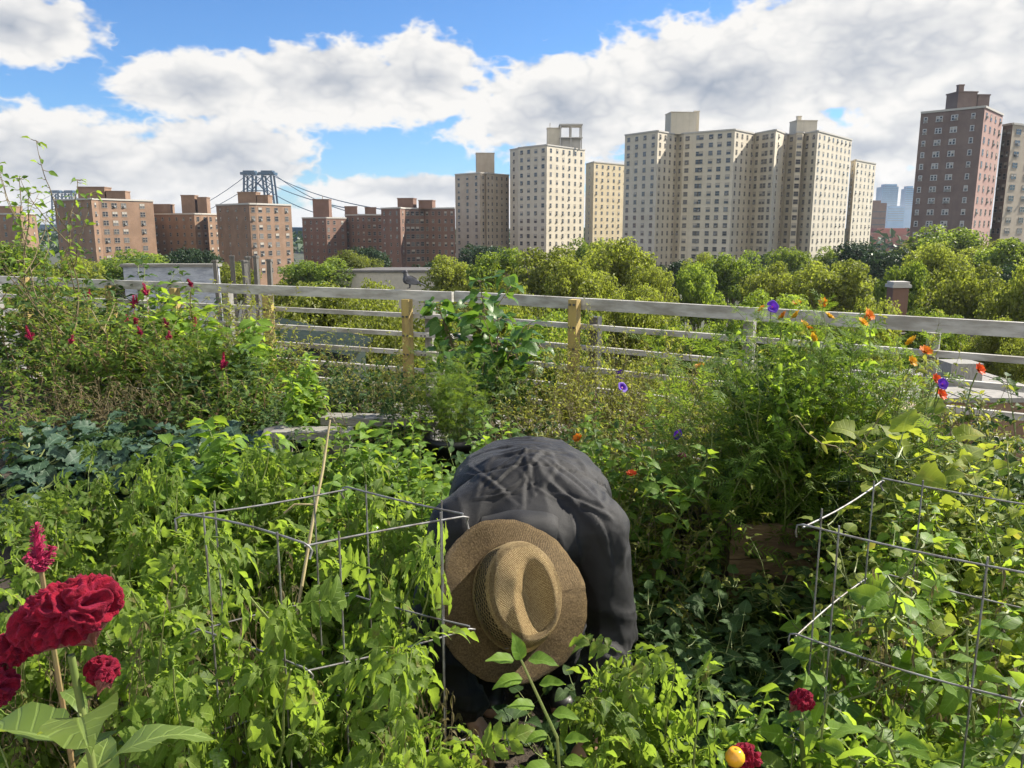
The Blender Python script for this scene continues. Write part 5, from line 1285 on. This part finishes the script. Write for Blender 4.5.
def comb_mesh(seed, a=.085, bb=.045, c=.055):
    b = MB(); nu, nv = 220, 70; V = []; r = Vector((seed * 3.1, 0, 0))
    for i in range(nv + 1):
        th = (i / nv) * math.pi * .70
        for j in range(nu):
            ph = j * 2 * math.pi / nu; d = Vector((math.sin(th) * math.cos(ph), math.sin(th) * math.sin(ph), math.cos(th)))
            p = Vector((d.x * a, d.y * bb, d.z * c)); q = p + r
            wq = Vector((noise.noise(q * 22 + Vector((9, 0, 0))), noise.noise(q * 22 + Vector((0, 7, 0))), 0)) * .018
            rid = 1 - min(1, (2.4 * noise.noise((q + wq) * 42)) ** 2); rid2 = 1 - min(1, (2.2 * noise.noise((q + wq) * 100)) ** 2)
            k = (rid - .6) * .024 + (rid2 - .6) * .007 + noise.noise(q * 420) * .0012
            fl = max(0, th / math.pi / .7 - .75) * 4
            p = p + d * k + Vector((d.x * .004, d.y * .003, -.004)) * fl
            V.append(tuple(p))
    b.add(V, [(i * nu + j, i * nu + (j + 1) % nu, (i + 1) * nu + (j + 1) % nu, (i + 1) * nu + j) for i in range(nv) for j in range(nu)], 0)
    F = []; W = []; m = 24; last = np.array(V[-nu:])
    for i in range(m + 1):
        t = i / m; k = (1 - t) ** 1.5
        for j in range(nu):
            x, y, z = last[j]; W.append((x * (k * .97 + .06 * t) , y * (k * .97 + .09 * t), z - t * .06 + .004 * noise.noise(Vector((x * 90, y * 90, t * 9))) * (1 - t)))
    b.add(W, [(i * nu + j, i * nu + (j + 1) % nu, (i + 1) * nu + (j + 1) % nu, (i + 1) * nu + j) for i in range(m) for j in range(nu)], 1)
    return b.mesh('flower_head', [M['crimson'], M['pinkseed']], True)
CM = [comb_mesh(1, .09, .05, .046), comb_mesh(2, .04, .03, .03)]
L['cock'] = leaf_mat('cockscomb_leaves', (.07, .13, .022), (.15, .21, .045), (.40, .50, .06), .38, .45, True)
def celosia(px, py, y, label, scale, big, seed, leafn=9, ls=.12, tilt=(0, 0, 0)):
    top = at(px, py, y); z0 = .02; t = thing('cockscomb', label, 'flower', (top.x, y, z0), 0, 'crimson cockscombs'); h = top.z - z0
    r = np.random.default_rng(seed); st = MB(); lf = MB()
    P = np.array([(.03, .0, 0), (.02, 0, h * .4), (.012, 0, h * .8), (-.0, 0, h - .085 * scale)]); st.tube(P, [.007, .0065, .0055, .005], 8)
    for k in range(leafn):
        f = .45 + .5 * k / leafn; p = np.array((.02 * (1 - f), 0, h * f - .05)); a = k * 2.4 + seed
        e = r.uniform(-.2, .6); d = np.array((math.cos(a) * math.cos(e), math.sin(a) * math.cos(e), math.sin(e)))
        q = p + d * .035; st.tube([p, q], [.003, .002], 4, cap=False); T = LT['ovate'][r.integers(4)]
        lf.inst(T, q, basis(d, (0, 0, 1), r.normal(0, .3)), ls * r.uniform(.8, 1.3), r.uniform(.3, 1))
    st.obj('stem', L['stem'], t, True); lf.obj('foliage', L['cock'], t, True)
    o = link('flower_head', CM[0 if big else 1], t, (0, 0, h)); o.scale = (scale,) * 3; o.rotation_euler = tilt
    return t
cc = celosia(66, 612, 1.02, 'large ruffled crimson cockscomb bloom at the lower left', .76, True, 4, 12, .15, (.30, -.35, .25))
for k, (dx, dy, dz_, s_) in enumerate([(.03, .02, -.10, .5), (-.085, .01, -.06, .6), (.055, -.02, -.085, .3)]):
    o = link('flower_head', CM[1], cc, (dx, dy, at(66, 612, 1.02).z - .02 + dz_)); o.scale = (s_,) * 3; o.rotation_euler = (.4, .3 * k, k)
celosia(-30, 690, .98, 'dark crimson cockscomb cut by the left picture edge', .6, True, 9, 7, .11, (.3, .2, .8))
celosia(803, 700, 1.40, 'small crimson cockscomb low at the bottom right of the gardener', .5, False, 12, 12, .07, (.3, .5, 0))
celosia(745, 758, 1.25, 'tiny crimson cockscomb at the bottom edge beside the yellow tomato', .6, False, 15, 5, .08)
# red plume
top = at(36, 528, 1.25); t = thing('plume_flower', 'slim magenta plume flower with two side spikes above the big cockscomb', 'flower', (top.x, 1.25, .02))
hh = top.z - .02 - .075; b = MB(); b.tube([(0, 0, 0), (.02, 0, hh * .5), (0, 0, hh)], [.006, .005, .004], 6); b.obj('stem', L['redstem'], t)
o = link('flower_plume', PLM[0], t, (0, 0, hh)); o.scale = (.62,) * 3
lf = MB(); [lf.inst(LT['lance'][k % 3], (0.01, 0, hh * (.5 + .06 * k)), basis((math.cos(k * 2.4), math.sin(k * 2.4), .3)), .09, .5) for k in range(8)]; lf.obj('foliage', L['cock'], t, True)
# sprig with ovate leaves in front of the hat
top = at(521, 660, 1.22); t = thing('pepper_sprig', 'young sprig with pairs of oval leaves just below the straw hat', 'seedling', (top.x + .05, 1.22, .02)); h = top.z - .02
b = MB(); lf = MB(); P = np.array([(.02, 0, 0), (.03, 0, h * .6), (.012, 0, h * .85), (-.05, 0, h)]); b.tube(P, [.0045, .004, .003, .002], 6)
for k, (f, sg) in enumerate([(0, -1), (0, 1), (.035, -1), (.045, 1), (.085, -1), (.10, 1), (.14, -1), (.15, 1), (.0, 0), (.19, 1), (.2, -1)]):
    u = 1 - f / .3; z = h - f; x = -.05 + .062 * min(1, f / .15); d = (sg * .9, -.35, .25) if sg else (-.25, -.1, 1)
    lf.inst(LT['ovate'][k % 4], (x + sg * .012, 0, z), basis(d, (0, -.5, 1), sg * .2), .052 * rng.uniform(.75, 1.2), rng.uniform(.4, 1))
b.obj('stem', L['stem'], t); lf.obj('foliage', L['basil'], t, True)
# yellow tomatoes on their own plant are parts of it
tp = [o for o in COL.objects if o.get('label', '').startswith('tomato plant with yellow fruit')][0]
for px, py, y in ((735, 757, 1.22),):
    p = at(px, py, y); q = p - tp.location; c, s_ = math.cos(-tp.rotation_euler.z), math.sin(-tp.rotation_euler.z); q = Vector((q.x * c - q.y * s_, q.x * s_ + q.y * c, q.z))
    o = link('tomato', TOM['y'], tp, (q.x / tp.scale.x, q.y / tp.scale.y, q.z / tp.scale.z)); o.scale = [.62 / v for v in tp.scale]
# stakes in the tomato bed
b = MB(); p0, p1 = at(313, 520, 2.25), at(330, 420, 2.4); d_ = (p1 - p0); g0 = p0 - d_ * (p0.z / d_.z)
b.tube([(0, 0, 0), tuple((p0 - g0)), tuple((p0 + p1) / 2 - g0 + Vector((.004, 0, 0))), tuple(p1 - g0)], [.0055, .005, .0045, .003], 7)
q0 = p0 - g0 + d_ * .15; b.tube([tuple(q0), tuple(q0 + Vector((-.06, -.01, .004))), tuple(q0 + Vector((-.09, -.02, -.02)))], .003, 5)
o = b.obj('plant_stake', simple('tan_cane', (.40, .33, .17), (.30, .24, .12), 12, .7), None, True, tuple(g0)); tag(o, 'leaning tan cane rising out of the tomato bed above the left cage', 'stake')
# pigeon on the rail
pw = at(411, 281, 7.73); pg = thing('pigeon', 'dark pigeon perched on the top rail of the fence', 'pigeon', (pw.x, 7.73, 1.105))
dkg = simple('slate_feathers', (.035, .035, .04), (.06, .06, .068), 30, .6); 
pm_ = capsules([((-.035, 0, .085), .045, (.05, 0, .062), .028), ((-.045, 0, .11), .028, (-.052, 0, .150), .020), ((-.052, 0, .158), .0215, (-.064, 0, .156), .017), ((.05, 0, .062), .020, (.13, 0, .035), .010, 1.6, .5), ((-.08, 0, .155), .005, (-.092, 0, .150), .002),
     ((-.01, -.018, .05), .009, (-.012, -.018, .012), .005), ((-.01, .018, .05), .009, (-.012, .018, .012), .005), ((-.012, -.018, .008), .005, (-.04, -.02, .005), .003), ((-.012, .018, .008), .005, (-.04, .02, .005), .003)], .0035, 4)
pm_.materials.append(dkg); link('body', pm_, pg)
for s_ in (-1, 1):
    b = MB(); T = leafT(lambda s: .26 * math.sin(math.pi * (s * .9 + .06) ** .7), 8, -.3, .1); b.inst(T, (-.05, s_ * .044, .10), basis((1, s_ * -.12, -.33), (0, s_, .25)), .15, .5)
    w_ = b.obj('wing', simple('grey_wing', (.10, .10, .115), (.05, .05, .055), 25, .6), pg, True)
    b = MB(); b.lathe([(.0003, .003), (.003, 0), (.0003, -.003)], 8, (-.068, s_ * .017, .160)); b.obj('eye', M['anther'], pg)
# planks, slabs, wooden box with holes, wire panel
for name, lab, cat, px, py, y, w, h, m in [('plank', 'grey weathered plank lying before the left black pot', 'plank', 312, 428, 4.5, .45, .14, 'greyplank'), ('plank', 'grey board edge running below the middle pots', 'plank', 380, 415, 4.75, .7, .12, 'greyplank')]:
    p = at(px, py, y); b = MB(); H = p.z - .02
    if name == 'plank': b.box((0, 0, p.z - .03), (w, .14, .045)); b.box((-w * .4, 0, (p.z - .0525) / 2), (.09, .12, p.z - .0545)); b.box((w * .4, 0, (p.z - .0525) / 2), (.09, .12, p.z - .0545))
    else: b.box((0, 0, H / 2 + .02), (w, .2, H)); b.box((0, 0, p.z + .012), (w * 1.05, .21, .02))
    o = b.obj(name, M[m], None, False, (p.x, y, 0)); o.rotation_euler = (0, 0, .08 * (len(lab) % 3 - 1)); tag(o, lab, cat)
wb = thing('wooden_box', 'pale wooden box with two round holes behind the vines at right', 'wooden box', (gx(907, 4.5, .5), 4.5, .02), -.25)
zt = at(907, 414, 4.5).z - .02; b = MB(); n_ = 28
front = simple('pale_pink_board', (.52, .40, .32), (.42, .31, .24), 4, .8, bump=.3, bscale=30, stretch=(1, 1, 4))
b.box((0, .11, zt / 2), (.30, .2, zt)); b.box((0, .11, zt + .012), (.34, .25, .024)); b.obj('box_body', front, wb)
for x_, m_ in ((.03, 'pot'), (-.05, 'anther')):
    b = MB(); b.lathe([(.034, 0), (.034, .006), (.026, .007), (.024, .001), (.0005, .001)], n_); o = b.obj('round_hole', M[m_], wb); o.location = (x_, .009, zt - .09); o.rotation_euler = (math.pi / 2, 0, 0)
b = MB(); y_ = 2.95; p0, p1 = at(842, 436, y_), at(935, 436, y_); dk_ = simple('dark_green_wire', (.015, .03, .02), None, rough=.5)
for k in range(9): f = k / 8; x_ = p0.x + (p1.x - p0.x) * f; b.tube([(x_ - p0.x, 0, 0), (x_ - p0.x, 0, p0.z)], .002, 5)
for k in range(7): z_ = p0.z * (1 - k * .11); b.tube([(0, 0, z_), (p1.x - p0.x, 0, z_)], .002, 5)
o = b.obj('wire_panel', dk_, None, False, (p0.x, y_, .02)); tag(o, 'dark green wire garden panel between plank box and vines', 'wire panel')
# morning glories clinging to the rails and vines
for px, py, y, lab in [(772, 307, 5.3, 'violet morning glory bloom on the top rail left of the orange flowers'), (942, 384, 2.9, 'largest violet morning glory bloom below the rails at right'), (620, 375, 5.9, 'violet morning glory bloom on a lower rail in the middle')]:
    p = at(px, py, y); t = thing('morning_glory', lab, 'flower', tuple(p), 0, 'violet morning glories')
    o = link('flower', FL['violet'], t); o.rotation_euler = (1.2, 0, .2); o.scale = (1.2,) * 3 if y > 4 else (.62,) * 3
    b = MB(); b.tube([(0, .02, -.01), (.02, .08, -.12), (0, .06, -.3)], .003, 5); b.obj('stem', L['stem'], t)
for px, py, y, fk, lab in [(911, 362, 3.1, 'yellowpetal', 'yellow cosmos bloom right of the bush against the rails'), (978, 370, 2.8, 'redorange', 'red orange bloom standing alone at the right below the rail'), (940, 395, 2.9, 'redorange', 'red orange bloom right under the largest violet morning glory'), (935, 380, 3.0, 'redorange', 'folded red orange bloom left of the violet morning glory')]:
    p = at(px, py, y); t = thing('cosmos_flower', lab, 'flower', (p.x, y, .02), 0, 'single blooms right of the flowering bush')
    o = link('flower', FL[fk], t, (0, 0, p.z - .02)); o.rotation_euler = (1.0, .2, .3); o.scale = (.95,) * 3
    b = MB(); h = p.z - .03; b.tube([(-.12, .05, 0), (-.06, .03, h * .5), (-.01, .015, h * .95), (0, .004, h)], .0025, 5); b.obj('stem', L['stem'], t)
